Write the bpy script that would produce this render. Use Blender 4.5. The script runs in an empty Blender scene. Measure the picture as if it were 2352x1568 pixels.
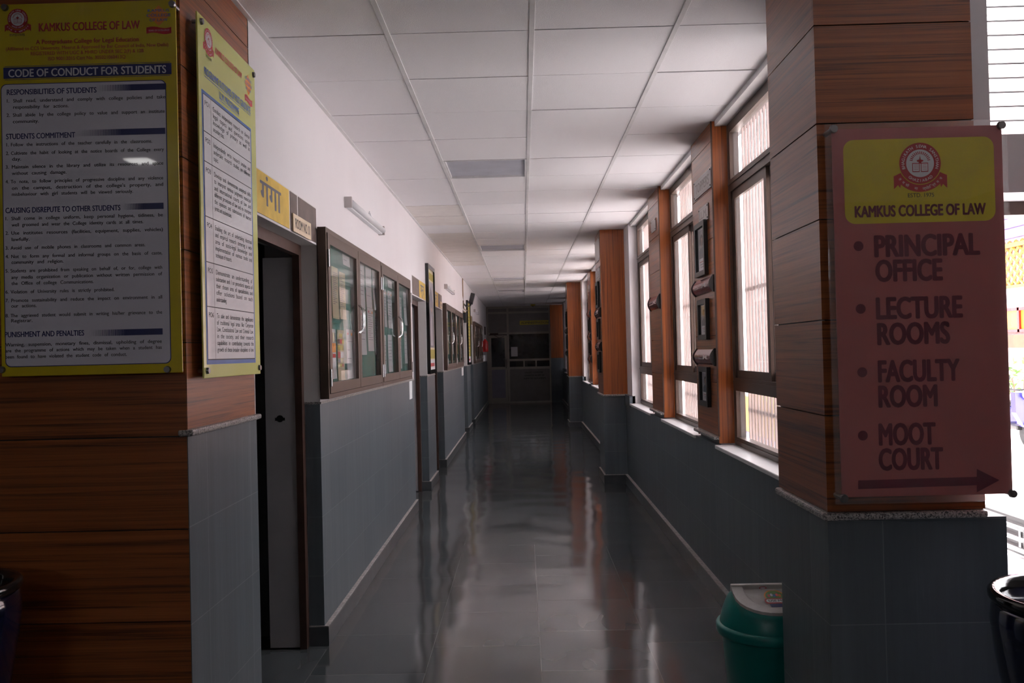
import bpy, bmesh, math, random
from mathutils import Vector, Matrix
random.seed(7)
SC = bpy.context.scene
COL = SC.collection

# ------------------------------------------------------------------ camera
CZ, HC = 1.48, 2.812                  # eye height, ceiling height
FPX, ROLL, PITCH, YAW = 1993.0, -.0241, .0123, -.0125
_f = Vector((math.sin(YAW) * math.cos(PITCH), math.cos(YAW) * math.cos(PITCH), math.sin(PITCH)))
_r0 = Vector((math.cos(YAW), -math.sin(YAW), 0))
_u0 = _r0.cross(_f)
CR = math.cos(ROLL) * _r0 + math.sin(ROLL) * _u0
CU = -math.sin(ROLL) * _r0 + math.cos(ROLL) * _u0
CF = _f
cd = bpy.data.cameras.new('camera')
cam = bpy.data.objects.new('camera', cd)
COL.objects.link(cam)
cd.sensor_width = 36
cd.lens = 36 * FPX / 2352
cd.clip_start = .05
cd.clip_end = 400
cam.matrix_world = Matrix(((CR.x, CU.x, -CF.x, 0), (CR.y, CU.y, -CF.y, 0), (CR.z, CU.z, -CF.z, CZ), (0, 0, 0, 1)))
SC.camera = cam

# ------------------------------------------------------------------ light and exposure
SKY, SUN = 7.2, 24.0
SC.view_settings.view_transform = 'Standard'
SC.view_settings.look = 'None'
SC.view_settings.gamma = 1
SC.view_settings.exposure = 0.40
SC.view_settings.use_curve_mapping = False
wd = bpy.data.worlds.new('sky')
SC.world = wd
wd.use_nodes = True
wd.node_tree.nodes['Background'].inputs[0].default_value = (.965, .955, 1, 1)
wd.node_tree.nodes['Background'].inputs[1].default_value = SKY
sl = bpy.data.lights.new('sun', 'SUN')
sl.energy = SUN
sl.angle = .01
sl.color = (1, .96, .93)
so = bpy.data.objects.new('sun', sl)
COL.objects.link(so)
so.rotation_euler = Vector((.12, 0, -1)).to_track_quat('-Z', 'Y').to_euler()
cy = SC.cycles
cy.max_bounces = 12
cy.diffuse_bounces = 7
cy.glossy_bounces = 5
cy.transparent_max_bounces = 16
cy.sample_clamp_indirect = 6
cy.use_denoising = True
cy.caustics_reflective = False
cy.caustics_refractive = False


def portal(name, loc, sx, sy, direction):
    l = bpy.data.lights.new(name, 'AREA')
    l.shape = 'RECTANGLE'
    l.size, l.size_y = sx, sy
    l.cycles.is_portal = True
    o = bpy.data.objects.new(name, l)
    COL.objects.link(o)
    o.location = loc
    o.rotation_euler = Vector(direction).to_track_quat('-Z', 'Y').to_euler()


# ------------------------------------------------------------------ pixel -> real surface helpers (measuring only)
def _ray(x, y):
    return CF + (x - 1176) / FPX * CR - (y - 784) / FPX * CU


def on_x(x, y, X):
    d = _ray(x, y)
    return Vector((0, 0, CZ)) + d * (X / d.x)


def on_y(x, y, Y):
    d = _ray(x, y)
    return Vector((0, 0, CZ)) + d * (Y / d.y)


# ------------------------------------------------------------------ materials
MATS = {}


def nodes(name):
    m = bpy.data.materials.new(name)
    m.use_nodes = True
    nt = m.node_tree
    return m, nt, nt.nodes['Principled BSDF'], nt.nodes['Material Output']


def N(nt, t, **kw):
    n = nt.nodes.new(t)
    for k, v in kw.items():
        if k.startswith('i_'):
            key = k[2:].replace('_', ' ')
            key = int(key) if key.isdigit() else key
            n.inputs[key].default_value = v
        else:
            setattr(n, k, v)
    return n


def c4(c):
    return (c[0], c[1], c[2], 1)


def world_coord(nt, scale=(1, 1, 1), loc=(0, 0, 0)):
    g = N(nt, 'ShaderNodeNewGeometry')
    mp = N(nt, 'ShaderNodeMapping')
    mp.inputs['Scale'].default_value = scale
    mp.inputs['Location'].default_value = loc
    nt.links.new(g.outputs['Position'], mp.inputs['Vector'])
    return mp.outputs['Vector']


def ramp(nt, fac, stops):
    r = N(nt, 'ShaderNodeValToRGB')
    el = r.color_ramp.elements
    while len(el) < len(stops):
        el.new(.5)
    for e, (p, c) in zip(el, stops):
        e.position = p
        e.color = c4(c)
    nt.links.new(fac, r.inputs['Fac'])
    return r.outputs['Color']


def mat(name, col, rough=.5, metal=0, spec=.5, var=.08, vscale=6, bump=0, bscale=60, coat=0, alpha=1):
    """plain material with a little procedural colour variation and bump"""
    if name in MATS:
        return MATS[name]
    m, nt, b, out = nodes(name)
    v = world_coord(nt)
    no = N(nt, 'ShaderNodeTexNoise', i_Scale=vscale, i_Detail=4.0)
    nt.links.new(v, no.inputs['Vector'])
    lo = [max(0, c * (1 - var)) for c in col]
    hi = [min(1, c * (1 + var)) for c in col]
    nt.links.new(ramp(nt, no.outputs['Fac'], [(.3, lo), (.7, hi)]), b.inputs['Base Color'])
    b.inputs['Roughness'].default_value = rough
    b.inputs['Metallic'].default_value = metal
    b.inputs['Specular IOR Level'].default_value = spec
    b.inputs['Coat Weight'].default_value = coat
    b.inputs['Coat Roughness'].default_value = .03
    if bump:
        n2 = N(nt, 'ShaderNodeTexNoise', i_Scale=bscale, i_Detail=3.0)
        nt.links.new(v, n2.inputs['Vector'])
        bp = N(nt, 'ShaderNodeBump', i_Strength=bump, i_Distance=.01)
        nt.links.new(n2.outputs['Fac'], bp.inputs['Height'])
        nt.links.new(bp.outputs['Normal'], b.inputs['Normal'])
    MATS[name] = m
    return m


def wood(name, scale, base=(.35, .105, .028), dark=(.11, .030, .010), rough=.3):
    m, nt, b, out = nodes(name)
    v = world_coord(nt, scale)
    n1 = N(nt, 'ShaderNodeTexNoise', i_Scale=1.0, i_Detail=8.0, i_Roughness=.66, i_Distortion=.35)
    nt.links.new(v, n1.inputs['Vector'])
    v2 = world_coord(nt, tuple(s * .22 for s in scale), (3, 1, 7))
    n2 = N(nt, 'ShaderNodeTexNoise', i_Scale=1.0, i_Detail=3.0, i_Distortion=1.2)
    nt.links.new(v2, n2.inputs['Vector'])
    c1 = ramp(nt, n1.outputs['Fac'], [(.36, dark), (.46, [x * .75 for x in base]), (.6, base), (.8, [min(1, x * 1.2) for x in base])])
    c2 = ramp(nt, n2.outputs['Fac'], [(.35, (.80, .77, .74)), (.65, (1, 1, 1))])
    mx = N(nt, 'ShaderNodeMix', data_type='RGBA', blend_type='MULTIPLY')
    mx.inputs['Factor'].default_value = 1
    nt.links.new(c1, mx.inputs['A'])
    nt.links.new(c2, mx.inputs['B'])
    nt.links.new(mx.outputs['Result'], b.inputs['Base Color'])
    b.inputs['Roughness'].default_value = rough
    b.inputs['Specular IOR Level'].default_value = .5
    b.inputs['Coat Weight'].default_value = .12
    b.inputs['Coat Roughness'].default_value = .18
    MATS[name] = m
    return m


def tiles():
    m, nt, b, out = nodes('slate_tile')
    g = N(nt, 'ShaderNodeNewGeometry')
    s = N(nt, 'ShaderNodeSeparateXYZ')
    nt.links.new(g.outputs['Position'], s.inputs[0])
    ad = N(nt, 'ShaderNodeMath', operation='ADD')
    nt.links.new(s.outputs['X'], ad.inputs[0])
    nt.links.new(s.outputs['Y'], ad.inputs[1])
    sb = N(nt, 'ShaderNodeMath', operation='SUBTRACT')
    nt.links.new(s.outputs['Z'], sb.inputs[0])
    sb.inputs[1].default_value = .055
    cb = N(nt, 'ShaderNodeCombineXYZ')
    nt.links.new(ad.outputs[0], cb.inputs[0])
    nt.links.new(sb.outputs[0], cb.inputs[1])
    br = N(nt, 'ShaderNodeTexBrick', offset=0.0, squash=1.0)
    for k, x in (('Scale', 1.0), ('Mortar Size', .0022), ('Mortar Smooth', .6), ('Bias', 0.0), ('Brick Width', .45), ('Row Height', .302)):
        br.inputs[k].default_value = x
    br.inputs['Color1'].default_value = (.096, .117, .135, 1)
    br.inputs['Color2'].default_value = (.117, .139, .156, 1)
    br.inputs['Mortar'].default_value = (.19, .21, .225, 1)
    nt.links.new(cb.outputs[0], br.inputs['Vector'])
    v = world_coord(nt, (22, 22, .8))
    n1 = N(nt, 'ShaderNodeTexNoise', i_Scale=1.0, i_Detail=5.0, i_Roughness=.6)
    nt.links.new(v, n1.inputs['Vector'])
    c2 = ramp(nt, n1.outputs['Fac'], [(.3, (.78, .78, .78)), (.7, (1.0, 1.0, 1.0))])
    mx = N(nt, 'ShaderNodeMix', data_type='RGBA', blend_type='MULTIPLY')
    mx.inputs['Factor'].default_value = 1
    nt.links.new(br.outputs['Color'], mx.inputs['A'])
    nt.links.new(c2, mx.inputs['B'])
    nt.links.new(mx.outputs['Result'], b.inputs['Base Color'])
    b.inputs['Roughness'].default_value = .42
    v3 = world_coord(nt, (160, 160, 6))
    n3 = N(nt, 'ShaderNodeTexNoise', i_Scale=1.0, i_Detail=2.0)
    nt.links.new(v3, n3.inputs['Vector'])
    bp = N(nt, 'ShaderNodeBump', i_Strength=.12, i_Distance=.004)
    nt.links.new(n3.outputs['Fac'], bp.inputs['Height'])
    nt.links.new(bp.outputs['Normal'], b.inputs['Normal'])
    MATS['tile'] = m


def floor_mat():
    m, nt, b, out = nodes('polished_stone_floor')
    g = N(nt, 'ShaderNodeNewGeometry')
    s = N(nt, 'ShaderNodeSeparateXYZ')
    nt.links.new(g.outputs['Position'], s.inputs[0])
    ax = N(nt, 'ShaderNodeMath', operation='ADD')
    nt.links.new(s.outputs['X'], ax.inputs[0])
    ax.inputs[1].default_value = .49 + 5.4
    ay = N(nt, 'ShaderNodeMath', operation='ADD')
    nt.links.new(s.outputs['Y'], ay.inputs[0])
    ay.inputs[1].default_value = 10.21
    cb = N(nt, 'ShaderNodeCombineXYZ')
    nt.links.new(ay.outputs[0], cb.inputs[0])
    nt.links.new(ax.outputs[0], cb.inputs[1])
    br = N(nt, 'ShaderNodeTexBrick', offset=.37, offset_frequency=2, squash=1.0)
    for k, x in (('Scale', 1.0), ('Mortar Size', .0016), ('Mortar Smooth', .3), ('Bias', 0.0), ('Brick Width', .57), ('Row Height', .54)):
        br.inputs[k].default_value = x
    br.inputs['Color1'].default_value = (.054, .061, .064, 1)
    br.inputs['Color2'].default_value = (.090, .098, .102, 1)
    br.inputs['Mortar'].default_value = (.16, .16, .155, 1)
    nt.links.new(cb.outputs[0], br.inputs['Vector'])
    v = world_coord(nt, (3, 1.2, 1))
    n1 = N(nt, 'ShaderNodeTexNoise', i_Scale=2.0, i_Detail=1.0, i_Roughness=.6)
    nt.links.new(v, n1.inputs['Vector'])
    c2 = ramp(nt, n1.outputs['Fac'], [(.3, (.88, .88, .88)), (.7, (1, 1, 1))])
    mx = N(nt, 'ShaderNodeMix', data_type='RGBA', blend_type='MULTIPLY')
    mx.inputs['Factor'].default_value = 1
    nt.links.new(br.outputs['Color'], mx.inputs['A'])
    nt.links.new(c2, mx.inputs['B'])
    nt.links.new(mx.outputs['Result'], b.inputs['Base Color'])
    b.inputs['Roughness'].default_value = .10
    b.inputs['Specular IOR Level'].default_value = .5
    n3 = N(nt, 'ShaderNodeTexNoise', i_Scale=2.6, i_Detail=0.0)
    nt.links.new(world_coord(nt), n3.inputs['Vector'])
    bp = N(nt, 'ShaderNodeBump', i_Strength=.085, i_Distance=.06)
    nt.links.new(n3.outputs['Fac'], bp.inputs['Height'])
    nt.links.new(bp.outputs['Normal'], b.inputs['Normal'])
    MATS['floor'] = m


def granite():
    m, nt, b, out = nodes('speckled_granite')
    v = world_coord(nt)
    vo = N(nt, 'ShaderNodeTexVoronoi', i_Scale=260.0)
    nt.links.new(v, vo.inputs['Vector'])
    nt.links.new(ramp(nt, vo.outputs['Color'], [(.2, (.05, .05, .05)), (.45, (.30, .28, .27)), (.8, (.5, .47, .45))]), b.inputs['Base Color'])
    b.inputs['Roughness'].default_value = .3
    MATS['granite'] = m


def glass(name, haze, tint=(1, 1, 1)):
    m, nt, b, out = nodes(name)
    nt.nodes.remove(b)
    tr = N(nt, 'ShaderNodeBsdfTransparent')
    tr.inputs[0].default_value = c4(tint)
    df = N(nt, 'ShaderNodeBsdfDiffuse')
    df.inputs[0].default_value = (.8, .8, .8, 1)
    tl = N(nt, 'ShaderNodeBsdfTranslucent')
    tl.inputs[0].default_value = (.8, .8, .8, 1)
    gl = N(nt, 'ShaderNodeBsdfGlossy')
    gl.inputs['Roughness'].default_value = .02
    dm = N(nt, 'ShaderNodeMixShader')
    dm.inputs[0].default_value = .5
    nt.links.new(df.outputs[0], dm.inputs[1])
    nt.links.new(tl.outputs[0], dm.inputs[2])
    m1 = N(nt, 'ShaderNodeMixShader')
    nz = N(nt, 'ShaderNodeTexNoise', i_Scale=5.0, i_Detail=3.0)
    nt.links.new(world_coord(nt, (4, 4, 1)), nz.inputs['Vector'])
    mr = N(nt, 'ShaderNodeMapRange')
    mr.inputs['To Min'].default_value = haze * .5
    mr.inputs['To Max'].default_value = haze * 1.5
    nt.links.new(nz.outputs['Fac'], mr.inputs['Value'])
    nt.links.new(mr.outputs[0], m1.inputs[0])
    nt.links.new(tr.outputs[0], m1.inputs[1])
    nt.links.new(dm.outputs[0], m1.inputs[2])
    lw = N(nt, 'ShaderNodeLayerWeight', i_Blend=.5)
    pw = N(nt, 'ShaderNodeMath', operation='POWER')
    nt.links.new(lw.outputs['Facing'], pw.inputs[0])
    pw.inputs[1].default_value = 5
    fr = N(nt, 'ShaderNodeMath', operation='MULTIPLY_ADD')
    nt.links.new(pw.outputs[0], fr.inputs[0])
    fr.inputs[1].default_value = .5
    fr.inputs[2].default_value = .025
    m2 = N(nt, 'ShaderNodeMixShader')
    nt.links.new(fr.outputs[0], m2.inputs[0])
    nt.links.new(m1.outputs[0], m2.inputs[1])
    nt.links.new(gl.outputs[0], m2.inputs[2])
    nt.links.new(m2.outputs[0], out.inputs[0])
    MATS[name] = m
    return m


def emit(name, col, k):
    m, nt, b, out = nodes(name)
    b.inputs['Base Color'].default_value = (.8, .8, .8, 1)
    b.inputs['Emission Color'].default_value = c4(col)
    b.inputs['Emission Strength'].default_value = k
    MATS[name] = m
    return m


tiles()
floor_mat()
granite()
wood('wood_h', (1.3, 1.3, 105))
wood('wood_v', (95, 95, 1.1), base=(.43, .116, .022), dark=(.14, .034, .010))
GW = glass('window_glass', .05)
GC = glass('cabinet_glass', .02)
GA = glass('clear_acrylic', .045)
M = dict(
    plaster=mat('white_plaster', (.76, .73, .745), .6, var=.02, vscale=2, bump=.04, bscale=30),
    jamb=mat('jamb_plaster', (.66, .63, .62), .6, var=.05, vscale=4, bump=.06),
    ceil=mat('ceiling_tile', (.85, .83, .845), .75, var=.03, vscale=900, bump=.35, bscale=420),
    beige=mat('stained_tile', (.76, .715, .685), .75, var=.04, vscale=8, bump=.3, bscale=420),
    tbar=mat('ceiling_grid_metal', (.72, .71, .71), .4),
    void=mat('ceiling_void', (.10, .10, .10), .9),
    lamp_off=mat('unlit_panel', (.50, .50, .56), .35),
    alu=mat('brown_aluminium', (.095, .064, .050), .38, metal=.25),
    darkwood=mat('dark_frame_wood', (.062, .030, .022), .45, var=.2, vscale=14),
    black=mat('black_plastic', (.012, .012, .012), .35),
    blackgloss=mat('black_gloss', (.012, .012, .012), .12),
    steel=mat('brushed_steel', (.27, .26, .26), .3, metal=1),
    chrome=mat('chrome', (.75, .75, .75), .15, metal=1),
    board=mat('green_felt', (.045, .150, .125), .9, var=.15),
    paper=mat('white_paper', (.78, .78, .80), .7, var=.02),
    cream=mat('cream_paper', (.72, .66, .46), .7, var=.05),
    yellowp=mat('yellow_paper', (.46, .38, .08), .7),
    ink=mat('black_ink', (.025, .025, .028), .5),
    greyink=mat('grey_ink', (.22, .22, .25), .6),
    red=mat('red_print', (.42, .022, .022), .4),
    crimson=mat('red_sign_print', (.50, .02, .025), .35),
    maroon=mat('maroon_print', (.125, .009, .024), .35),
    orange=mat('orange_print', (.75, .26, .03), .45),
    navy=mat('navy_print', (.020, .024, .125), .35),
    blue=mat('blue_print', (.055, .15, .42), .35),
    white=mat('white_print', (.70, .70, .72), .35, var=.01),
    signyellow=mat('yellow_sign', (.60, .47, .018), .22, var=.02, coat=.6),
    signlime=mat('lime_sign', (.60, .62, .17), .25, var=.02, coat=.4),
    signwhite=mat('white_sign_panel', (.72, .70, .78), .22, var=.01, coat=.6),
    whitecell=mat('white_table_panel', (.76, .76, .80), .25, var=.01, coat=.4),
    pink=mat('pink_sign', (.40, .115, .105), .3, var=.03),
    yellowblk=mat('yellow_sign_block', (.58, .47, .02), .3, var=.02),
    goldpaint=mat('gold_wall_paint', (.60, .40, .06), .55, var=.14, vscale=14, bump=.05),
    brownpaint=mat('brown_wall_paint', (.115, .082, .072), .45, var=.2, vscale=12),
    greypaint=mat('grey_hindi_paint', (.10, .10, .13), .5),
    ivory=mat('ivory_plate', (.72, .58, .42), .45),
    teal=mat('teal_plastic', (.006, .19, .17), .32, var=.1),
    binflap=mat('grey_flap_plastic', (.52, .49, .47), .45, var=.12, vscale=20),
    skirt=mat('dark_skirting_stone', (.060, .066, .072), .3, var=.2, vscale=10),
    outer=mat('outer_render', (.30, .285, .31), .8),
    cement=mat('rough_cement', (.36, .33, .32), .9, var=.25, vscale=40, bump=.3),
    marble=mat('white_marble', (.68, .66, .66), .35, var=.06),
    bargrille=mat('pink_grille_paint', (.46, .34, .31), .5, var=.05),
    endpanel=mat('grey_partition_panel', (.24, .225, .215), .5),
    endlilac=mat('lilac_door_panel', (.26, .25, .32), .5),
    endalu=mat('cream_aluminium', (.42, .38, .33), .45, metal=.1),
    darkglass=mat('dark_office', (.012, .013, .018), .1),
    plaque=mat('maroon_plaque', (.26, .055, .055), .22, coat=.5, var=.1),
    silver=mat('silver_plate', (.52, .48, .47), .35, metal=.15),
    platetext=mat('plate_lettering', (.27, .21, .205), .4),
    photo=mat('photo_backdrop', (.42, .40, .44), .35),
    skin=mat('photo_skin', (.35, .20, .14), .4),
    suit=mat('photo_clothes', (.035, .05, .07), .4),
    hair=mat('photo_hair', (.03, .025, .03), .4),
    firered=mat('extinguisher_red', (.42, .012, .012), .25),
    navyglaze=mat('navy_glaze', (.006, .008, .028), .14, coat=.6),
    room=mat('room_shade_paint', (.10, .10, .10), .8),  # dark colour stands in for the shade inside the rooms
    doorgrey=mat('grey_door_paint', (.40, .38, .39), .6, var=.1, vscale=3),
    lobby=mat('lobby_paint', (.22, .20, .19), .7),
    ground=mat('sunlit_concrete', (.70, .66, .66), .9, var=.08, vscale=1.5),
    facade=mat('pink_facade', (.80, .62, .60), .8, var=.05, vscale=.6),
    purple=mat('purple_louvre', (.14, .11, .26), .6),
    jali=mat('yellow_jali', (.36, .20, .03), .6),
    leaf=mat('green_leaf', (.10, .22, .04), .5, var=.4, vscale=9),
    carwhite=mat('white_car_paint', (.80, .80, .80), .15, coat=.5),
    scooterblue=mat('blue_scooter_paint', (.035, .03, .22), .2, coat=.5),
    rubber=mat('black_rubber', (.02, .02, .02), .8),
    brick=mat('brown_plinth', (.16, .085, .05), .8),
    cable=mat('old_cable', (.30, .20, .12), .7),
)
for k in MATS:
    M.setdefault(k, MATS[k])

# ------------------------------------------------------------------ object helpers
W = {}


def thing(name, label, cat, loc=(0, 0, 0), group=None):
    o = bpy.data.objects.new(name, None)
    o.empty_display_size = .1
    COL.objects.link(o)
    o.location = loc
    W[o] = Vector(loc)
    tag(o, label, cat, group)
    return o


def tag(o, label, cat, group=None, kind=None):
    o['label'] = label
    o['category'] = cat
    if group:
        o['group'] = group
    if kind:
        o['kind'] = kind
    return o


def obj(name, bm, m, parent=None, smooth=False):
    """one mesh object; m is one material or a list used by face material_index"""
    off = W.get(parent)
    if off:
        bmesh.ops.translate(bm, verts=bm.verts, vec=-off)
    me = bpy.data.meshes.new(name)
    bm.to_mesh(me)
    bm.free()
    for x in (m if isinstance(m, (list, tuple)) else [m]):
        me.materials.append(M[x] if isinstance(x, str) else x)
    o = bpy.data.objects.new(name, me)
    COL.objects.link(o)
    if parent:
        o.parent = parent
        W[o] = off or Vector()
    else:
        W[o] = Vector()
    if smooth:
        for p in me.polygons:
            p.use_smooth = True
    return o


def struct(name, bm, m, label, cat, parent=None):
    o = obj(name, bm, m, parent)
    o['kind'] = 'structure'
    if parent is None:
        tag(o, label, cat)
    return o


def new():
    return bmesh.new()


def box(bm, x0, x1, y0, y1, z0, z1, mi=0, bev=0):
    if x0 > x1: x0, x1 = x1, x0
    if y0 > y1: y0, y1 = y1, y0
    if z0 > z1: z0, z1 = z1, z0
    vs = [bm.verts.new((x, y, z)) for x in (x0, x1) for y in (y0, y1) for z in (z0, z1)]
    fs = []
    for q in ((0, 1, 3, 2), (4, 6, 7, 5), (0, 4, 5, 1), (2, 3, 7, 6), (0, 2, 6, 4), (1, 5, 7, 3)):
        f = bm.faces.new([vs[i] for i in q])
        f.material_index = mi
        fs.append(f)
    if bev:
        es = list({e for f in fs for e in f.edges})
        bmesh.ops.bevel(bm, geom=es, offset=bev, segments=2, affect='EDGES', profile=.5)
    return bm


def bx(*a, **k):
    return box(new(), *a, **k)


def rot_to(d):
    return Vector((0, 0, 1)).rotation_difference(Vector(d).normalized()).to_matrix().to_4x4()


def cyl(bm, p, q, r, r2=None, seg=16, mi=0):
    p, q = Vector(p), Vector(q)
    d = q - p
    g = bmesh.ops.create_cone(bm, cap_ends=True, segments=seg, radius1=r, radius2=r if r2 is None else r2, depth=d.length,
                              matrix=Matrix.Translation((p + q) / 2) @ rot_to(d))
    for f in {f for v in g['verts'] for f in v.link_faces}:
        f.material_index = mi
    return bm


def tube(bm, pts, r, seg=8, mi=0):
    pts = [Vector(p) for p in pts]
    rings = []
    for i, p in enumerate(pts):
        d = (pts[min(i + 1, len(pts) - 1)] - pts[max(i - 1, 0)]).normalized()
        m3 = rot_to(d).to_3x3()
        rings.append([bm.verts.new(p + m3 @ Vector((r * math.cos(a * 2 * math.pi / seg), r * math.sin(a * 2 * math.pi / seg), 0))) for a in range(seg)])
    for a, b in zip(rings, rings[1:]):
        # match ring start to limit twist
        k = min(range(seg), key=lambda k: sum((a[i].co - b[(i + k) % seg].co).length for i in (0, seg // 3)))
        for i in range(seg):
            f = bm.faces.new((a[i], a[(i + 1) % seg], b[(i + 1 + k) % seg], b[(i + k) % seg]))
            f.material_index = mi
    for rg in (rings[0], rings[-1]):
        f = bm.faces.new(rg)
        f.material_index = mi
    return bm


def lathe(bm, prof, c=(0, 0, 0), seg=40, mi=0):
    rings = []
    for r, z in prof:
        rings.append([bm.verts.new((c[0] + max(r, .0005) * math.cos(a * 2 * math.pi / seg), c[1] + max(r, .0005) * math.sin(a * 2 * math.pi / seg), c[2] + z)) for a in range(seg)])
    for a, b in zip(rings, rings[1:]):
        for i in range(seg):
            f = bm.faces.new((a[i], a[(i + 1) % seg], b[(i + 1) % seg], b[i]))
            f.material_index = mi
    bm.faces.new(rings[0][::-1]).material_index = mi
    bm.faces.new(rings[-1]).material_index = mi
    return bm


# ---- flat prints and lettering on a plane
TXT = {}


def text_geo(s, sw=1.0, off=0.0):
    key = (s, round(sw, 3), off)
    if key in TXT:
        return TXT[key]
    cu = bpy.data.curves.new('t', 'FONT')
    cu.body = s
    cu.size = 1
    cu.resolution_u = 4 if len(s) < 24 else 3
    cu.offset = off
    cu.space_word = sw
    o = bpy.data.objects.new('t', cu)
    me = bpy.data.meshes.new_from_object(o)
    vs = [(v.co.x, v.co.y) for v in me.vertices]
    fs = [tuple(p.vertices) for p in me.polygons]
    bpy.data.meshes.remove(me)
    bpy.data.objects.remove(o)
    bpy.data.curves.remove(cu)
    xs = [v[0] for v in vs] or [0]
    TXT[key] = (vs, fs, min(xs), max(xs))
    return TXT[key]


CAP = None


class Sheet:
    """collects flat polygons in a plane (origin o, axes u and v, normal n) into one mesh with several materials"""

    def __init__(s, o, u, v):
        s.o, s.u, s.v = Vector(o), Vector(u), Vector(v)
        s.n = s.u.cross(s.v).normalized()
        s.bm = new()
        s.mats = []
        s.z = 0

    def mi(s, m):
        if m not in s.mats:
            s.mats.append(m)
        return s.mats.index(m)

    def P(s, a, b, lift):
        return s.o + s.u * a + s.v * b + s.n * lift

    def uv(s, p):
        d = p - s.o
        return d.dot(s.u), d.dot(s.v)

    def poly(s, m, pts, lift):
        f = s.bm.faces.new([s.bm.verts.new(s.P(a, b, lift)) for a, b in pts])
        f.material_index = s.mi(m)
        return s

    def rect(s, m, a0, b0, a1, b1, lift, r=0):
        if r:
            pts = []
            for cx, cy_, st in ((a1 - r, b1 - r, 0), (a0 + r, b1 - r, 90), (a0 + r, b0 + r, 180), (a1 - r, b0 + r, 270)):
                for k in range(7):
                    t = math.radians(st + k * 15)
                    pts.append((cx + r * math.cos(t), cy_ + r * math.sin(t)))
            return s.poly(m, pts, lift)
        return s.poly(m, [(a0, b0), (a1, b0), (a1, b1), (a0, b1)], lift)

    def disc(s, m, a, b, r, lift, seg=40, ry=None):
        return s.poly(m, [(a + r * math.cos(t * 2 * math.pi / seg), b + (ry or r) * math.sin(t * 2 * math.pi / seg)) for t in range(seg)], lift)

    def put(s, m, geo, fn, lift):
        vs, fs = geo[0], geo[1]
        k = s.mi(m)
        bv = [s.bm.verts.new(s.P(*fn(x, y), lift)) for x, y in vs]
        for f in fs:
            try:
                s.bm.faces.new([bv[i] for i in f]).material_index = k
            except ValueError:
                pass

    def text(s, m, body, a0, b, h, lift, a1=None, align='L', off=0.0, just=False):
        """cap height h, baseline b, from a0; a1 given: fill to a1 (stretched, or by word spaces when just)"""
        global CAP
        if CAP is None:
            g = text_geo('H')
            CAP = max(y for x, y in g[0])
        k = h / CAP
        bold, off = off, 0.0
        g = text_geo(body, 1, off)
        w = (g[3] - g[2]) * k
        if a1 is None:
            sx = k
            x0 = a0 - (w if align == 'R' else w / 2 if align == 'C' else 0)
        else:
            x0 = a0
            if just and ' ' in body:
                kx = k * .92
                g2 = text_geo(body, 2, off)
                w1, w2 = (g[3] - g[2]) * kx, (g2[3] - g2[2]) * kx
                sw = 1 + ((a1 - a0) - w1) / max(1e-6, w2 - w1)
                sw = min(2.6, max(.55, sw))
                g = text_geo(body, sw, off)
            sx = (a1 - a0) / (g[3] - g[2])
        d = bold * .55
        for j, (ex, ey) in enumerate([(d * math.cos(q), .5 * d * math.sin(q)) for q in (0, .785, 1.571, 2.356, 3.142, 3.927, 4.712, 5.498)] if bold > .06 else [(-d, 0), (d, 0), (0, d * .5), (0, -d * .5)] if bold > .018 else [(-d, 0), (d, 0)] if bold else [(0, 0)]):
            s.put(m, g, lambda x, y: (x0 + (x + ex - g[2]) * sx, b + (y + ey) * k), lift + j * .00004)
        return s

    def arc(s, m, chars, ca, cb, r, t0, t1, h, lift, inward=False, off=.01):
        k = h / .73
        n = len(chars)
        for i, c in enumerate(chars):
            if c == ' ':
                continue
            t = math.radians(t0 + (t1 - t0) * (i + .5) / n)
            g = text_geo(c, 1, off)
            mid = (g[2] + g[3]) / 2
            ct, st = math.cos(t), math.sin(t)
            if not inward:
                fn = lambda x, y: (ca + (r + y * k) * ct + (x - mid) * k * st, cb + (r + y * k) * st - (x - mid) * k * ct)
            else:
                fn = lambda x, y: (ca + (r - y * k) * ct - (x - mid) * k * st, cb + (r - y * k) * st + (x - mid) * k * ct)
            s.put(m, g, fn, lift)

    def emit(s, name, parent=None):
        return obj(name, s.bm, s.mats, parent)


def arcpts(ca, cb, r0, r1, t0, t1, n=24):
    a = [(ca + r1 * math.cos(math.radians(t0 + (t1 - t0) * i / n)), cb + r1 * math.sin(math.radians(t0 + (t1 - t0) * i / n))) for i in range(n + 1)]
    b = [(ca + r0 * math.cos(math.radians(t0 + (t1 - t0) * i / n)), cb + r0 * math.sin(math.radians(t0 + (t1 - t0) * i / n))) for i in range(n + 1)]
    return a, b


def band(s, m, ca, cb, r0, r1, t0, t1, lift, n=24):
    a, b = arcpts(ca, cb, r0, r1, t0, t1, n)
    for i in range(n):
        s.poly(m, [b[i], a[i], a[i + 1], b[i + 1]] if t1 < t0 else [a[i], a[i + 1], b[i + 1], b[i]], lift)


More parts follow.
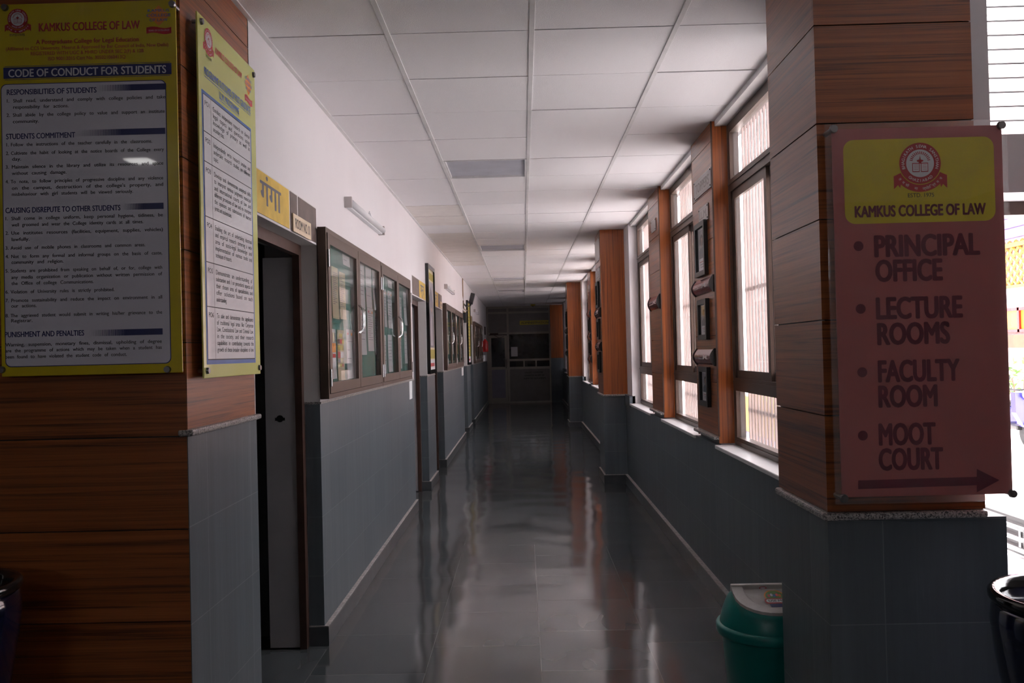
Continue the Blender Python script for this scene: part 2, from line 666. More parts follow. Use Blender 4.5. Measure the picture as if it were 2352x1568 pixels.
def emblem(o, u, v, ca, cb, R, parent, base=0, red='red', white='white', detail=True):
    """round crest: red ring with lettering, book under a rising sun, ribbon below"""
    s = Sheet(o, u, v)
    L = base
    for sg in (-1, 1):       # ribbon tails
        s.poly(red, [(ca + sg * R * 1.28, cb - R * .58), (ca + sg * R * .85, cb - R * .58), (ca + sg * R * .98, cb - R * 1.18), (ca + sg * R * 1.08, cb - R * 1.02), (ca + sg * R * 1.28, cb - R * 1.22)][::sg], L + .0003)
    band(s, red, ca, cb, R * 1.04, R * 1.38, 205, 335, L + .0006)
    s.disc(red, ca, cb, R, L + .0009)
    s.disc(white, ca, cb, R * .67, L + .0012)
    # sun rays, lamp, book
    for i in range(15):
        t = math.radians(10 + 160 * i / 14)
        c, q = math.cos(t), math.sin(t)
        x, y = ca, cb + R * .08
        w = R * .02
        s.poly(red, [(x + R * .36 * c - w * q, y + R * .36 * q + w * c), (x + R * .36 * c + w * q, y + R * .36 * q - w * c), (x + R * .5 * c + w * q, y + R * .5 * q - w * c), (x + R * .5 * c - w * q, y + R * .5 * q + w * c)], L + .0015)
    s.poly(red, [(ca - R * .03, cb + R * .18), (ca + R * .03, cb + R * .18), (ca, cb + R * .4)], L + .0015)
    s.disc(red, ca, cb + R * .12, R * .16, L + .0015, 20, R * .06)
    s.rect(red, ca - R * .06, cb - R * .02, ca + R * .06, cb + R * .1, L + .0015)
    for sg in (-1, 1):
        a0, a1 = sorted((ca + sg * R * .03, ca + sg * R * .38))
        s.rect(red, a0, cb - R * .42, a1, cb + R * .02, L + .0015)
        s.rect(white, a0 + R * .03, cb - R * .38, a1 - R * .03, cb - R * .02, L + .0018)
        for j in range(4):
            s.rect(red, a0 + R * .07, cb - R * (.31 - .075 * j), a1 - R * .07, cb - R * (.295 - .075 * j), L + .0021)
    if detail:
        s.arc(white, 'BHAGIRATH SEWA SANSTHAN', ca, cb, R * .755, 200, -20, R * .15, L + .0015)
        s.arc(white, 'GHAZIABAD', ca, cb, R * .90, 228, 312, R * .14, L + .0015, inward=True)
        s.arc(white, ['त', 'म', 'सो', ' ', 'मा', ' ', 'ज्यो', 'ति', 'र्ग', 'म', 'य'], ca, cb, R * 1.29, 212, 328, R * .13, L + .0012, inward=True)
    return s.emit('emblem', parent)


def jubilee(o, u, v, ca, cb, w, h, parent, base=0):
    """orange diamond with the college name over a waving red ribbon"""
    s = Sheet(o, u, v)
    s.poly('orange', [(ca - w * .45, cb), (ca, cb - h * .55), (ca + w * .45, cb), (ca, cb + h * .55)], base + .0004)
    hh = h * .15
    for i, t in enumerate(('KAMKUS', 'COLLEGE', 'OF LAW')):
        ww = (w * .43, w * .48, w * .36)[i]
        s.text('blue', t, ca - ww, cb + h * (.2 - .25 * i), hh, base + .0008, ca + ww, off=.015)
    top, bot = [], []
    for i in range(13):
        x = ca - w * .5 + w * i / 12
        y = cb - h * .62 + math.sin(i / 12 * 2 * math.pi) * h * .05
        top.append((x, y))
        bot.append((x, y - h * .32))
    for i in range(12):
        s.poly('crimson', [bot[i], bot[i + 1], top[i + 1], top[i]], base + .0006)
    s.text('white', 'YEARS OF EXCELLENCE', ca - w * .42, cb - h * .82, h * .08, base + .001, ca + w * .42)
    return s.emit('jubilee_logo', parent)


def screw(parent, p, n, gap, r=.011):
    """stand-off screw: pin from the wall to the board, domed steel cap on the face"""
    p, n = Vector(p), Vector(n)
    bm = new()
    cyl(bm, p - n * gap, p, r * .6, seg=14)
    cyl(bm, p, p + n * .008, r, r * .85, seg=18)
    return obj('screw', bm, 'steel', parent)


# ------------------------------------------------------------------ room shell
XL, XR, YE = -1.05, 1.125, 25.2
DOORS = [(3.37, 4.45), (8.25, 9.42), (10.25, 11.33), (15.22, 16.1), (17.25, 18.1)]
DH = 2.06
bm = new()
box(bm, -6.2, 1.40, -3.2, 28.0, -.4, 0)
box(bm, 1.40, 4.2, -3.2, 2.95, -.4, 0)
struct('floor', bm, 'floor', 'polished grey stone slab floor of the corridor and lobby', 'floor')

# left wall
bm, bd, bs, bc, bl = new(), new(), new(), new(), new()
segs = []
y = DOORS[0][1]
for d in DOORS[1:] + [(YE, YE)]:
    segs.append((y, d[0]))
    y = d[1]
for a, b in segs:
    box(bm, -1.32, XL, a, b, 1.245, HC + .2)
    box(bm, -1.32, XL - .01, a + .004, b - .004, 0, 1.245)
    box(bd, -1.127, XL, a, b, 0, 1.237)
    box(bl, -1.130, XL + .006, a - .004, b + .004, 1.237, 1.249)
    box(bs, -1.135, XL + .022, a - .006, b + .006, 0, .098)
    box(bc, -1.135, XL + .022, a - .006, b + .006, .098, .104)
for a, b in DOORS:
    box(bm, -1.32, XL, a, b, DH, HC + .2)
wl = struct('wall_left', bm, 'plaster', 'white plaster left corridor wall with door openings and grey tile below', 'wall')
struct('tile_dado', bd, 'tile', '', '', wl)
struct('dado_edge', bl, 'granite', '', '', wl)
bb = struct('baseboard_left', bs, 'skirt', 'dark stone skirting along the left wall with a cement top edge', 'skirting')
struct('cement_edge', bc, 'cement', '', '', bb)
# rooms behind the left wall (shade put into a dark wall colour)
bm = new()
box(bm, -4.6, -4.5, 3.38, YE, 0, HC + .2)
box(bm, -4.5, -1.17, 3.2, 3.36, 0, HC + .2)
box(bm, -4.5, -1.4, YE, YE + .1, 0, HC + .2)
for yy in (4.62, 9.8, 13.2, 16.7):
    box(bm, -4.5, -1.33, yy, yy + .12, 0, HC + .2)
struct('wall_rooms', bm, 'room', 'unlit room walls coloured dark for shade, seen through the left doorways', 'wall')

# doors: frame, reveal
for i, (a, b) in enumerate(DOORS):
    d = bx(-1.165, -1.130, b - .05, b, 0, DH)
    box(d, -1.165, -1.130, a, a + .05, 0, DH)
    box(d, -1.165, -1.130, a + .05, b - .05, DH - .06, DH)
    o = struct('door_%d' % (i + 1), d, 'darkwood', ['dark brown door frame of the nearest left doorway, under the yellow Hindi board',
        'dark brown door frame just past the nearest notice cabinets', 'dark brown door frame behind the tall picture frame',
        'dark brown door frame below the black wall speaker', 'fifth and farthest dark brown door frame on the left wall'][i], 'door frame')
    rv = bx(-1.131, XL + .0015, b - .006, b + .001, 1.25, DH)
    box(rv, -1.131, XL + .001, a, b, DH - .006, DH)
    box(rv, -1.131, XL + .001, a - .001, a + .006, 1.25, DH)
    struct('reveal', rv, 'jamb', '', '', o)
    # the leaf stands open into the room, only its grey edge side shows
    lf = bx(-1.318, -1.166, b - .045, b - .001, .01, DH - .07)
    struct('door_jamb_lining', lf, 'doorgrey', '', '', o)
    lk = new()
    cyl(lk, (-1.245, b - .047, 1.17), (-1.245, b - .04, 1.17), .018)
    box(lk, -1.27, -1.22, b - .0465, b - .04, 1.16, 1.175)
    struct('latch_hole', lk, 'black', '', '', o)

# left wood-clad pillar: wide front towards the lobby, side face towards the corridor
def boards(bm, x0, x1, y0, y1, z0, z1, zs, gap=.004):
    cuts = [z0] + [z for z in zs if z0 < z < z1] + [z1]
    for a, b in zip(cuts, cuts[1:]):
        box(bm, x0, x1, y0, y1, a + gap / 2, b - gap / 2)


ZS = [.385, .67, .955, 1.243, 1.535, 1.825, 2.115, 2.405, 2.695]
bm = bx(-6.2, XL - .003, 2.703, 3.385, 0, HC + .2)
pl = struct('pillar', bm, 'black', 'wood clad wall end at left carrying the yellow code of conduct board', 'pillar')
bm = new()
boards(bm, -6.0, XL - .002, 2.69, 2.703, .002, HC, ZS)
struct('front_cladding', bm, 'wood_h', '', '', pl)
bm = new()
boards(bm, XL - .0015, XL, 2.692, 3.38, 1.262, HC, ZS)
struct('side_cladding', bm, 'wood_h', '', '', pl)
bm = bx(XL - .0015, XL + .001, 2.6895, 3.385, 0, 1.245)
struct('tile_base', bm, 'tile', '', '', pl)
bm = bx(XL - .03, XL + .018, 2.686, 3.40, 1.243, 1.263, bev=.006)
struct('granite_ledge', bm, 'granite', '', '', pl)

# ceiling: tiles in a metal grid
RUN = [XL, -.532, .068, .668, 1.165]
LIGHTS = [5.986, 10.70, 15.35, 18.75]
bm = new()
Y0 = 3.586 - .6 * 11
beige = {(0, r) for r in (7, 8, 10, 11, 12, 13, 14, 15)}
r = -11
while True:
    ya = 3.586 + .6 * r
    if ya > YE + .1:
        break
    for c in range(4):
        if c == 1 and any(abs(ya - l) < .31 for l in LIGHTS):
            continue
        if ya < 2.6 and c == 3:
            pass
        z = HC + random.uniform(0, .0035)
        box(bm, RUN[c] + .004, RUN[c + 1] - .004, ya + .0045, ya + .6 - .0045, z, z + .012, 1 if (c, r) in beige else 0)
    r += 1
cl = struct('ceiling', bm, ['ceil', 'beige'], 'white false ceiling of square tiles in a metal grid', 'ceiling')
bm = new()
box(bm, -6.2, 1.45, -3.2, 28.0, HC + .05, HC + .35)
box(bm, 1.45, 4.4, -3.2, 2.95, HC + .05, HC + .35)
struct('ceiling_slab', bm, 'void', '', '', cl)
bm = new()
for x in RUN[1:4]:
    box(bm, x - .0115, x + .0115, -3, YE, HC - .003, HC + .02, bev=.0015)
box(bm, XL, XL + .02, 2.69, YE, HC - .004, HC + .02)
box(bm, RUN[4] - .004, RUN[4] + .03, 3.05, YE, HC - .03, HC + .03)
struct('ceiling_grid', bm, 'tbar', '', '', cl)
# lobby ceiling on both sides of the corridor strip
bm = bx(-6.2, XL, -3.2, 2.69, HC, HC + .04)
box(bm, 1.165, 4.2, -3.2, 2.75, HC, HC + .04)
struct('lobby_ceiling', bm, 'ceil', '', '', cl)

# lobby walls around and behind the camera
bm = bx(-6.3, -6.2, -3.2, 2.69, 0, HC)
struct('wall_lobby_left', bm, 'lobby', 'dim lobby wall left of the viewer', 'wall')
bm = bx(-6.2, -2.3, -3.3, -3.2, 0, HC)
box(bm, -1.1, 4.2, -3.3, -3.2, 0, HC)
box(bm, -2.3, -1.1, -3.3, -3.2, 2.42, HC)  # opening added and placed to give the left board fill light
box(bm, -2.3, -1.1, -3.3, -3.2, 0, 2.13)
struct('wall_lobby_back', bm, 'lobby', 'dim lobby wall behind the viewer with an added high opening for fill light', 'wall')
bm = bx(4.2, 4.3, -3.2, 2.95, 0, HC)
struct('wall_lobby_right', bm, 'lobby', 'dim lobby wall right of the viewer', 'wall')
# front wall right of the pillar: gateway to the yard, louvred ventilator above
bm = bx(1.34, 1.425, 2.75, 2.95, 0, HC)
box(bm, 1.425, 4.2, 2.75, 2.95, 1.945, 2.13)
box(bm, 1.425, 1.492, 2.75, 2.95, 2.13, HC)
box(bm, 2.3, 4.2, 2.75, 2.95, 2.13, HC)
box(bm, 3.4, 4.2, 2.75, 2.95, 0, 1.945)
wr = struct('wall_front_right', bm, 'plaster', 'white wall beside the pink direction sign, open to the sunlit yard', 'wall')
bm = bx(1.34, 1.40, 2.735, 2.77, 0, .965)
struct('tile_dado', bm, 'tile', '', '', wr)
bm = bx(1.335, 1.41, 2.72, 2.80, .965, .99, bev=.006)
struct('granite_ledge', bm, 'granite', '', '', wr)
bm = bx(1.425, 3.4, 2.93, 3.02, 1.90, 1.945)
struct('gate_head_beam', bm, 'darkwood', '', '', wr)
bm = new()
z = 2.15
while z < 2.78:
    box(bm, 1.492, 2.3, 2.86, 2.935, z, z + .006)
    z += .047
struct('window_10', bm, 'carwhite', 'white slatted ventilator above the gateway at far right', 'window')

# ------------------------------------------------------------------ right side: pillars, piers, bays
PIL = [(2.56, 3.04), (9.62, 10.26), (16.87, 17.5)]
ZP = [1.2713, 1.5518, 1.848, 2.1303, 2.4208, 2.70]
PILLAB = ['wood clad pillar at right carrying the pink direction sign', 'second wood clad pillar along the right wall, midway down the corridor',
          'third wood clad pillar along the right wall, far down the corridor']
for i, (a, b) in enumerate(PIL):
    xw = 1.34 if i == 0 else 1.16
    o = struct('pillar', bx(.893, xw, a + .013, b, 0, HC + .2), 'black', PILLAB[i], 'pillar')
    bm = new()
    if i == 0:
        boards(bm, .88, xw, a, a + .012, .988, HC, [1.2713, 1.5518, 1.848, 2.1303, 2.4208, 2.70])
    else:
        box(bm, .88, xw, a, a + .012, .988, HC)
    struct('front_cladding', bm, 'wood_h' if i == 0 else 'wood_v', '', '', o)
    bm = new()
    boards(bm, .88, .892, a + .0125, b, .988, HC, ZP)
    struct('side_cladding', bm, 'wood_h', '', '', o)
    bm = bx(.88, 1.40 if i == 0 else 1.13, a, b, 0, .966)
    struct('tile_base', bm, 'tile', '', '', o)
    bm = bx(.864, xw, a - .018, b, .966, .988, bev=.007)
    struct('granite_ledge', bm, 'granite', '', '', o)
    if i:
        sk = bx(.862, 1.13, a - .02, b, 0, .098)
        struct('skirting', sk, 'skirt', '', '', o)
        sk = bx(.862, 1.13, a - .02, b, .098, .104)
        struct('cement_edge', sk, 'cement', '', '', o)

WIN, PIERS, WHITE = [], [], []
for b0, b1, sh in ((3.04, 9.62, 0), (10.26, 16.87, 7.25), (17.5, 24.7, 14.5)):
    PIERS += [(5.12 + sh, 5.73 + sh), (7.12 + sh, 7.72 + sh)]
    WIN += [(3.67 + sh, 5.12 + sh), (5.73 + sh, 7.12 + sh), (7.72 + sh, 9.2 + sh)]
    WHITE += [(b0, 3.67 + sh), (9.2 + sh, b1)]
bm, bd = new(), new()
box(bm, XR + .02, 1.295, 3.04, YE, -.4, .89)
box(bm, 1.165, 1.295, 3.04, YE, 2.785, HC + .25)
for a, b in WHITE:
    box(bm, 1.145, 1.295, a, b, .89, HC + .2)
    box(bd, XR - .012, XR + .05, a, b, .86, .985)
box(bd, XR, XR + .03, 3.04, YE, 0, .905)
wr2 = struct('wall_right', bm, 'plaster', 'right corridor wall with windows above grey tile', 'wall')
struct('tile_dado', bd, 'tile', '', '', wr2)
bm, bc = bx(1.095, XR + .01, 3.04, YE, 0, .098), bx(1.095, XR + .01, 3.04, YE, .098, .104)
bb = struct('baseboard_right', bm, 'skirt', 'dark stone skirting along the right wall with a cement top edge', 'skirting')
struct('cement_edge', bc, 'cement', '', '', bb)

for i, (a, b) in enumerate(PIERS):
    where = ['nearest wooden pier between the right windows, carrying the toppers plate', 'second wooden pier, with one small plate and one maroon plaque',
             'third wooden pier, just past the second pillar', 'fourth wooden pier, with three maroon plaques', 'fifth wooden pier, beyond the third pillar', 'farthest wooden pier on the right wall'][i]
    o = struct('pillar', bx(1.153, 1.295, a + .013, b - .013, .89, HC + .2), 'outer', where, 'pier')
    bm = new()
    boards(bm, 1.14, 1.152, a, b, .955, HC, ZP)
    struct('front_cladding', bm, 'wood_h', '', '', o)
    bm = bx(1.14, 1.231, a - .001, a + .012, .915, HC)
    box(bm, 1.14, 1.231, b - .012, b + .001, .915, HC)
    struct('side_cladding', bm, 'wood_v', '', '', o)
    bm = bx(1.136, 1.144, a - .004, a + .006, .955, HC)
    struct('edge_strip', bm, 'darkwood', '', '', o)
    bm = bx(1.108, 1.18, a + .004, b, .935, .955, bev=.006)
    struct('granite_ledge', bm, 'granite', '', '', o)


def window(n, a, b):
    x0, x1 = 1.232, 1.285
    z0, z1 = .905, 2.785
    fw = .055
    bm = bx(x0, x1, a, a + fw, z0, z1)
    box(bm, x0, x1, b - fw, b, z0, z1)
    for p, q in ((z0, z0 + .05), (z1 - .055, z1), (2.385, 2.455), (1.225, 1.30)):
        box(bm, x0, x1, a + fw, b - fw, p, q)
    for p in (z0 + .05, 1.30, 2.455):   # thin glazing stops standing proud
        box(bm, x0 - .006, x0, a + .012, b - .012, p - .03, p - .018)
    o = struct('window_%d' % n, bm, 'alu', 'brown aluminium window %s' % (
        'between pillar and toppers pier, nearest of the right wall', 'second along the right wall, past the toppers pier', 'third along the right wall, before the second pillar',
        'fourth along the right wall, just past the second pillar', 'fifth along the right wall', 'sixth along the right wall, before the third pillar',
        'seventh along the right wall, past the third pillar', 'eighth along the right wall', 'ninth and farthest along the right wall')[n - 1], 'window')
    mid = (a + b) / 2
    for (p, q, xx) in ((mid - .025, b - fw, x0 + .010), (a + fw, mid + .025, x0 + .032)):
        s = bx(xx, xx + .018, p, p + .045, 1.30, 2.385)
        box(s, xx, xx + .018, q - .045, q, 1.30, 2.385)
        box(s, xx, xx + .018, p + .045, q - .045, 1.30, 1.345)
        box(s, xx, xx + .018, p + .045, q - .045, 2.335, 2.385)
        so_ = struct('sash', s, 'alu', '', '', o)
        struct('glass_pane', bx(xx + .006, xx + .010, p + .045, q - .045, 1.345, 2.335), 'window_glass', '', '', so_)
    struct('glass_pane', bx(x0 + .02, x0 + .024, a + fw, b - fw, 2.455, z1 - .055), 'window_glass', '', '', o)
    struct('glass_pane', bx(x0 + .02, x0 + .024, a + fw, b - fw, z0 + .05, 1.225), 'window_glass', '', '', o)
    g = new()
    y = a + .03
    while y < b - .02:
        box(g, 1.300, 1.313, y, y + .013, .9, 2.79)
        y += .064
    for z in (1.10, 1.80, 2.50):
        box(g, 1.313, 1.319, a, b, z, z + .022)
    struct('grille', g, 'bargrille', '', '', o)
    s = bx(1.112, 1.33, a + .002, b - .002, .885, .907, bev=.004)
    struct('sill', s, 'marble', '', '', o)
    portal('window_portal', (1.42, mid, 1.85), b - a, 1.9, (-1, 0, 0))


for i, (a, b) in enumerate(WIN):
    window(i + 1, a, b)
portal('gate_portal', (2.4, 3.05, .95), 2.0, 1.95, (0, -1, 0))
portal('back_fill_opening_portal', (-1.7, -3.35, 2.275), 1.2, .29, (0, 1, 0))  # portal of the added fill light opening

# ------------------------------------------------------------------ end partition
bm = new()
P = lambda x0, x1, z0, z1, y=YE, t=.06: box(bm, x0, x1, y, y + t, z0, z1)
X0, XM, X1 = -1.05, -.43, .80
for x, w in ((X0, .06), (XM - .03, .06), (X1 - .04, .04)):
    P(x, x + w, 0, HC)
for z, h in ((0, .05), (.98, .07), (2.0, .06), (2.60, .06), (HC - .06, .06)):
    P(X0 + .06, XM - .03, z, z + h, YE + .003, .05)
    P(XM + .03, X1 - .04, z, z + h, YE + .003, .05)
P(XM + .03, X1 - .04, 1.22, 1.28, YE + .003, .05)
for x in (.02, .37):
    P(x - .02, x + .02, 1.05, 1.22, YE + .001, .05)
we = struct('wall_end', bm, 'endalu', 'aluminium and glass office partition closing the far end', 'partition')
bm = new()
for x0, x1, z0, z1 in ((X0, XM, 2.06, 2.60), (XM, X1, 2.06, 2.60), (X0, XM, 2.66, HC), (XM, X1, 2.66, HC), (XM, X1, .05, .98)):
    box(bm, x0, x1, YE + .022, YE + .036, z0, z1)
struct('panel', bm, 'endpanel', '', '', we)
bm = bx(XM, X1, YE + .026, YE + .032, 1.28, 2.0)
box(bm, XM, X1, YE + .026, YE + .032, 1.05, 1.22)
struct('glass_pane', bm, 'cabinet_glass', '', '', we)
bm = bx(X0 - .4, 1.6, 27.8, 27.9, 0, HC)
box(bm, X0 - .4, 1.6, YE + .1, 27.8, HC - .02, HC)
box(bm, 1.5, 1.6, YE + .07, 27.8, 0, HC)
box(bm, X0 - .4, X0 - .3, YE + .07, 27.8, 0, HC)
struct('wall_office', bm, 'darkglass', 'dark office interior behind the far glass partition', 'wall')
bm = new()
for x0, x1, z0, z1 in ((X0 + .06, X0 + .13, .03, 1.98), (XM - .10, XM - .035, .03, 1.98), (X0 + .13, XM - .10, 1.90, 1.98), (X0 + .13, XM - .10, .98, 1.06), (X0 + .13, XM - .10, .03, .16)):
    box(bm, x0, x1, YE - .012, YE + .03, z0, z1)
do = struct('door_6', bm, 'endalu', 'aluminium framed office door at the far end, dark glass above lilac panel', 'door')
struct('glass_pane', bx(X0 + .13, XM - .10, YE + .006, YE + .012, 1.06, 1.90), 'darkglass', '', '', do)
struct('lower_panel', bx(X0 + .13, XM - .10, YE + .004, YE + .012, .16, .98), 'endlilac', '', '', do)
bm = bx(XM - .075, XM - .06, YE - .035, YE - .012, 1.02, 1.28)
struct('handle', bm, 'black', '', '', do)
bm = bx(X0 + .10, X0 + .34, YE - .055, YE - .012, 1.985, 2.045, bev=.006)
tube(bm, [(X0 + .22, YE - .035, 1.985), (X0 + .36, YE - .06, 1.90), (X0 + .5, YE - .03, 1.935)], .009)
struct('door_closer', bm, 'darkwood', '', '', do)
# square column right of the partition
o = struct('pillar', bx(.812, 1.4, YE - .187, YE + .2, 0, HC), 'black', 'square column beside the far office partition, wood above grey tile', 'pillar')
struct('wood_cladding', bx(.80, 1.4, YE - .2, YE - .188, 1.285, HC), 'wood_v', '', '', o)
struct('tile_base', bx(.80, 1.4, YE - .2, YE - .188, 0, 1.283), 'tile', '', '', o)

# ------------------------------------------------------------------ lettered boards
ZU = Vector((0, 0, 1))
# 1. code of conduct board on the lobby face of the left pillar
YB = 2.65
B = thing('notice_sign', 'large yellow acrylic code of conduct board on the dark wooden wall at left', 'sign', (-1.33, YB, 1.44))
U = Vector((1, 0, 0))
o0 = (0, YB, 0)


def uvb(x, y):
    p = on_y(x, y, YB)
    return p.x, p.z


a0, z0 = -1.605, 1.442
a1, z1 = -1.046, 2.592
obj('acrylic_panel', bx(a0, a1, YB, YB + .006, z0, z1, bev=.0015), 'signyellow', B)
s = Sheet(o0, U, ZU)
tl, br = (uvb(7, 510)[0], uvb(200, 188)[1]), (uvb(387.5, 510)[0], uvb(200, 839)[1])
s.rect('navy', tl[0], br[1], br[0], tl[1], .0004, r=.018)
s.rect('signwhite', tl[0] + .0025, br[1] + .0025, br[0] - .0025, tl[1] - .0025, .0008, r=.0165)
bl_, br_ = uvb(8, 169), uvb(394, 157)
bt = .0175
zc = (bl_[1] + br_[1]) / 2
s.rect('navy', bl_[0], zc - bt, br_[0], zc + bt, .0005)
s.rect('navy', bl_[0] + .004, zc - bt - .004, br_[0] - .004, zc - bt - .0025, .0005)
s.rect('navy', bl_[0] + .004, zc + bt + .0025, br_[0] - .004, zc + bt + .004, .0005)
for (xa, xb, yc) in ((223, 382, 203), (180, 380, 306), (282, 376, 475), (205, 374, 765)):
    p, q = uvb(xa, yc), uvb(xb, yc - 2)
    w_ = q[0] - p[0]
    n = 40
    for i in range(n):        # the printed bar fades out in ever thinner strips
        f = ((i + 1) / n) ** 1.2
        st = w_ * .5 / n
        x = p[0] + i * st
        s.rect('navy', x, p[1] - .0095, x + st * f, p[1] + .0095, .0012)
    s.rect('navy', p[0] + w_ * .5, p[1] - .0095, q[0], p[1] + .0095, .0012)
s.emit('printed_panel', B)


def line(s, m, t, x0, y0, x1, y1, cap, lift, off=.012, just=True, conv=uvb, k=YB / FPX):
    p, q = conv(x0, y0), conv(x1, y1)
    s.text(m, t, p[0], (p[1] + q[1]) / 2, cap * k, lift, q[0], off=off, just=just)


s = Sheet(o0, U, ZU)
line(s, 'red', 'KAMKUS COLLEGE OF LAW', 90, 72, 321, 66, 18.5, .0008, .055, False)
s.emit('heading', B)
s = Sheet(o0, U, ZU)
line(s, 'red', 'A Postgraduate College for Legal Education', 83, 101.5, 319, 95, 10, .0008, .04, False)
s.emit('tagline', B)
s = Sheet(o0, U, ZU)
line(s, 'red', '(Affiliated to CCS University, Meerut & Approved by Bar Council of India, New Delhi)', 14, 116, 387, 107, 8, .0008, .012, False)
line(s, 'red', 'REGISTERED WITH UGC & MHRD UNDER SEC 2(F) & 12B', 71, 127.5, 330, 120, 8, .0008, .012, False)
line(s, 'red', 'ISO 9001:2015 Cert No. 305021060413Q', 111, 139, 288.5, 134, 8, .0008, .012, False)
s.emit('affiliation_lettering', B)
s = Sheet(o0, U, ZU)
line(s, 'ink', 'ESTD:1975', 23, 83.5, 57, 82.5, 5.2, .0008, .02, False)
s.emit('year_lettering', B)
s = Sheet(o0, U, ZU)
line(s, 'white', 'CODE OF CONDUCT FOR STUDENTS', 20, 178, 381.6, 167, 17.5, .0010, .045, False)
s.emit('title_lettering', B)
s = Sheet(o0, U, ZU)
for t, x0, y0, x1, y1 in (('RESPONSIBILITIES OF STUDENTS', 16.6, 218, 222, 213), ('STUDENTS COMMITMENT', 15, 320, 173, 315.6),
                          ('CAUSING DISREPUTE TO OTHER STUDENTS', 13.4, 488, 277, 484.4), ('PUNISHMENT AND PENALTIES', 12, 772.6, 193.6, 772)):
    s = Sheet(o0, U, ZU)
    line(s, 'navy', t, x0, y0, x1, y1, 12.2, .0014, .05, False)
    s.emit('subheading_lettering', B)
s = Sheet(o0, U, ZU)
for n, t, nx, x0, y0, x1, y1 in (
        ('1.', 'Shall read, understand and comply with college policies and take', 16.6, 31, 236, 380, 225.7),
        ('', 'responsibility for actions.', 0, 31, 250, 158, 246.7),
        ('2.', 'Shall abide by the college policy to value and support an institute', 16, 30.3, 268.4, 378.7, 258.9),
        ('', 'community.', 0, 30.3, 283, 89.6, 281.8),
        ('1.', 'Follow the instructions of the teacher carefully in the classrooms.', 15.3, 26, 336.3, 349.7, 327.7),
        ('2.', 'Cultivate the habit of looking at the notice boards of the College every', 14.3, 26, 355.5, 376.8, 346.9),
        ('', 'day.', 0, 28.7, 369, 49, 369),
        ('3.', 'Maintain silence in the library and utilize its resources and space', 14, 28, 386.7, 375.5, 378.7),
        ('', 'without causing damage.', 0, 28, 401.7, 153, 399),
        ('4.', 'To note, to follow principles of progressive discipline and any violence', 13.4, 25, 420.8, 375.2, 412.2),
        ('', "on the campus, destruction of the college's property, and", 0, 28, 435.5, 375.2, 427.2),
        ('', 'misbehaviour with girl students will be viewed seriously.', 0, 28, 448.9, 306, 444),
        ('1.', 'Shall come in college uniform, keep personal hygiene, tidiness, be', 13.4, 26.8, 504.7, 374.3, 497.8),
        ('', 'well groomed and wear the College identity cards at all times.', 0, 27.5, 518.9, 329.5, 513.9),
        ('2.', 'Use institutes resources (facilities, equipment, supplies, vehicles)', 13.4, 26.8, 536.9, 374.3, 532.3),
        ('', 'lawfully.', 0, 27.5, 553.3, 68, 553),
        ('3.', 'Avoid use of mobile phones in classrooms and common areas.', 13.4, 25, 571.7, 334, 567),
        ('4.', 'Not to form any formal and informal groups on the basis of caste,', 13.4, 26.8, 590.8, 373, 586.2),
        ('', 'community and religion.', 0, 27.2, 605.4, 146.2, 603.8),
        ('5.', 'Students are prohibited from speaking on behalf of, or for, college with', 13.4, 25, 623.4, 373, 619.5),
        ('', 'any media organization or publication without written permission of', 0, 26.8, 638.7, 373, 634),
        ('', 'the Office of college Communications.', 0, 27.2, 652.8, 215.5, 651.7),
        ('6.', 'Violation of University rules is strictly prohibited.', 13.4, 25, 672, 263, 670.4),
        ('7.', 'Promote sustainability and reduce the impact on environment in all', 13.4, 26.8, 691, 373, 688),
        ('', 'our actions.', 0, 26.8, 705.6, 84.6, 705.6),
        ('8.', 'The aggrieved student would submit in writing his/her grievance to the', 13.4, 25, 725.5, 373, 723.2),
        ('', 'Registrar.', 0, 26.8, 739.7, 75, 739.7),
        ('', 'Warning, suspension, monetary fines, dismissal, upholding of degree', 0, 13.4, 791.8, 372, 790.6),
        ('', 'are the programme of actions which may be taken when a student has', 0, 13.4, 805.9, 372, 804),
        ('', 'been found to have violated the student code of conduct.', 0, 13.4, 820.5, 291.6, 819.7)):
    line(s, 'ink', t, x0, y0, x1, y1, 7.8, .0014, .03)
    if n:
        p, q = uvb(nx, y0), uvb(x1, y1)
        s.text('ink', n, p[0], (p[1] + q[1]) / 2, 7.8 * YB / FPX, .0014, off=.03)
s.emit('lettering', B)
c = uvb(41, 44)
emblem(o0, U, ZU, c[0], c[1], 24 * YB / FPX, B, .0003)
c = uvb(364.5, 36)
jubilee(o0, U, ZU, c[0], c[1], 58 * YB / FPX, 44 * YB / FPX, B, .0003)
for x, y in ((12, 18), (396, 10), (5, 849), (385, 848)):
    p = on_y(x, y, YB)
    screw(B, (p.x, YB, p.z), (0, -1, 0), .04)

# 2. programme outcomes board on the corridor face of the left pillar
XB = -1.018
B = thing('notice_sign', 'narrow lime green programme outcomes board with a blue bordered table, facing the corridor', 'sign', (XB, 3.05, 1.42))
ya, yb, za, zb = 2.755, 3.348, 1.420, 2.598
obj('acrylic_panel', bx(XB - .006, XB, ya, yb, za, zb, bev=.0015), 'signlime', B)
U = Vector((0, 1, 0))
o0 = (XB, 0, 0)


def uvx(x, y):
    p = on_x(x, y, XB)
    return p.y, p.z


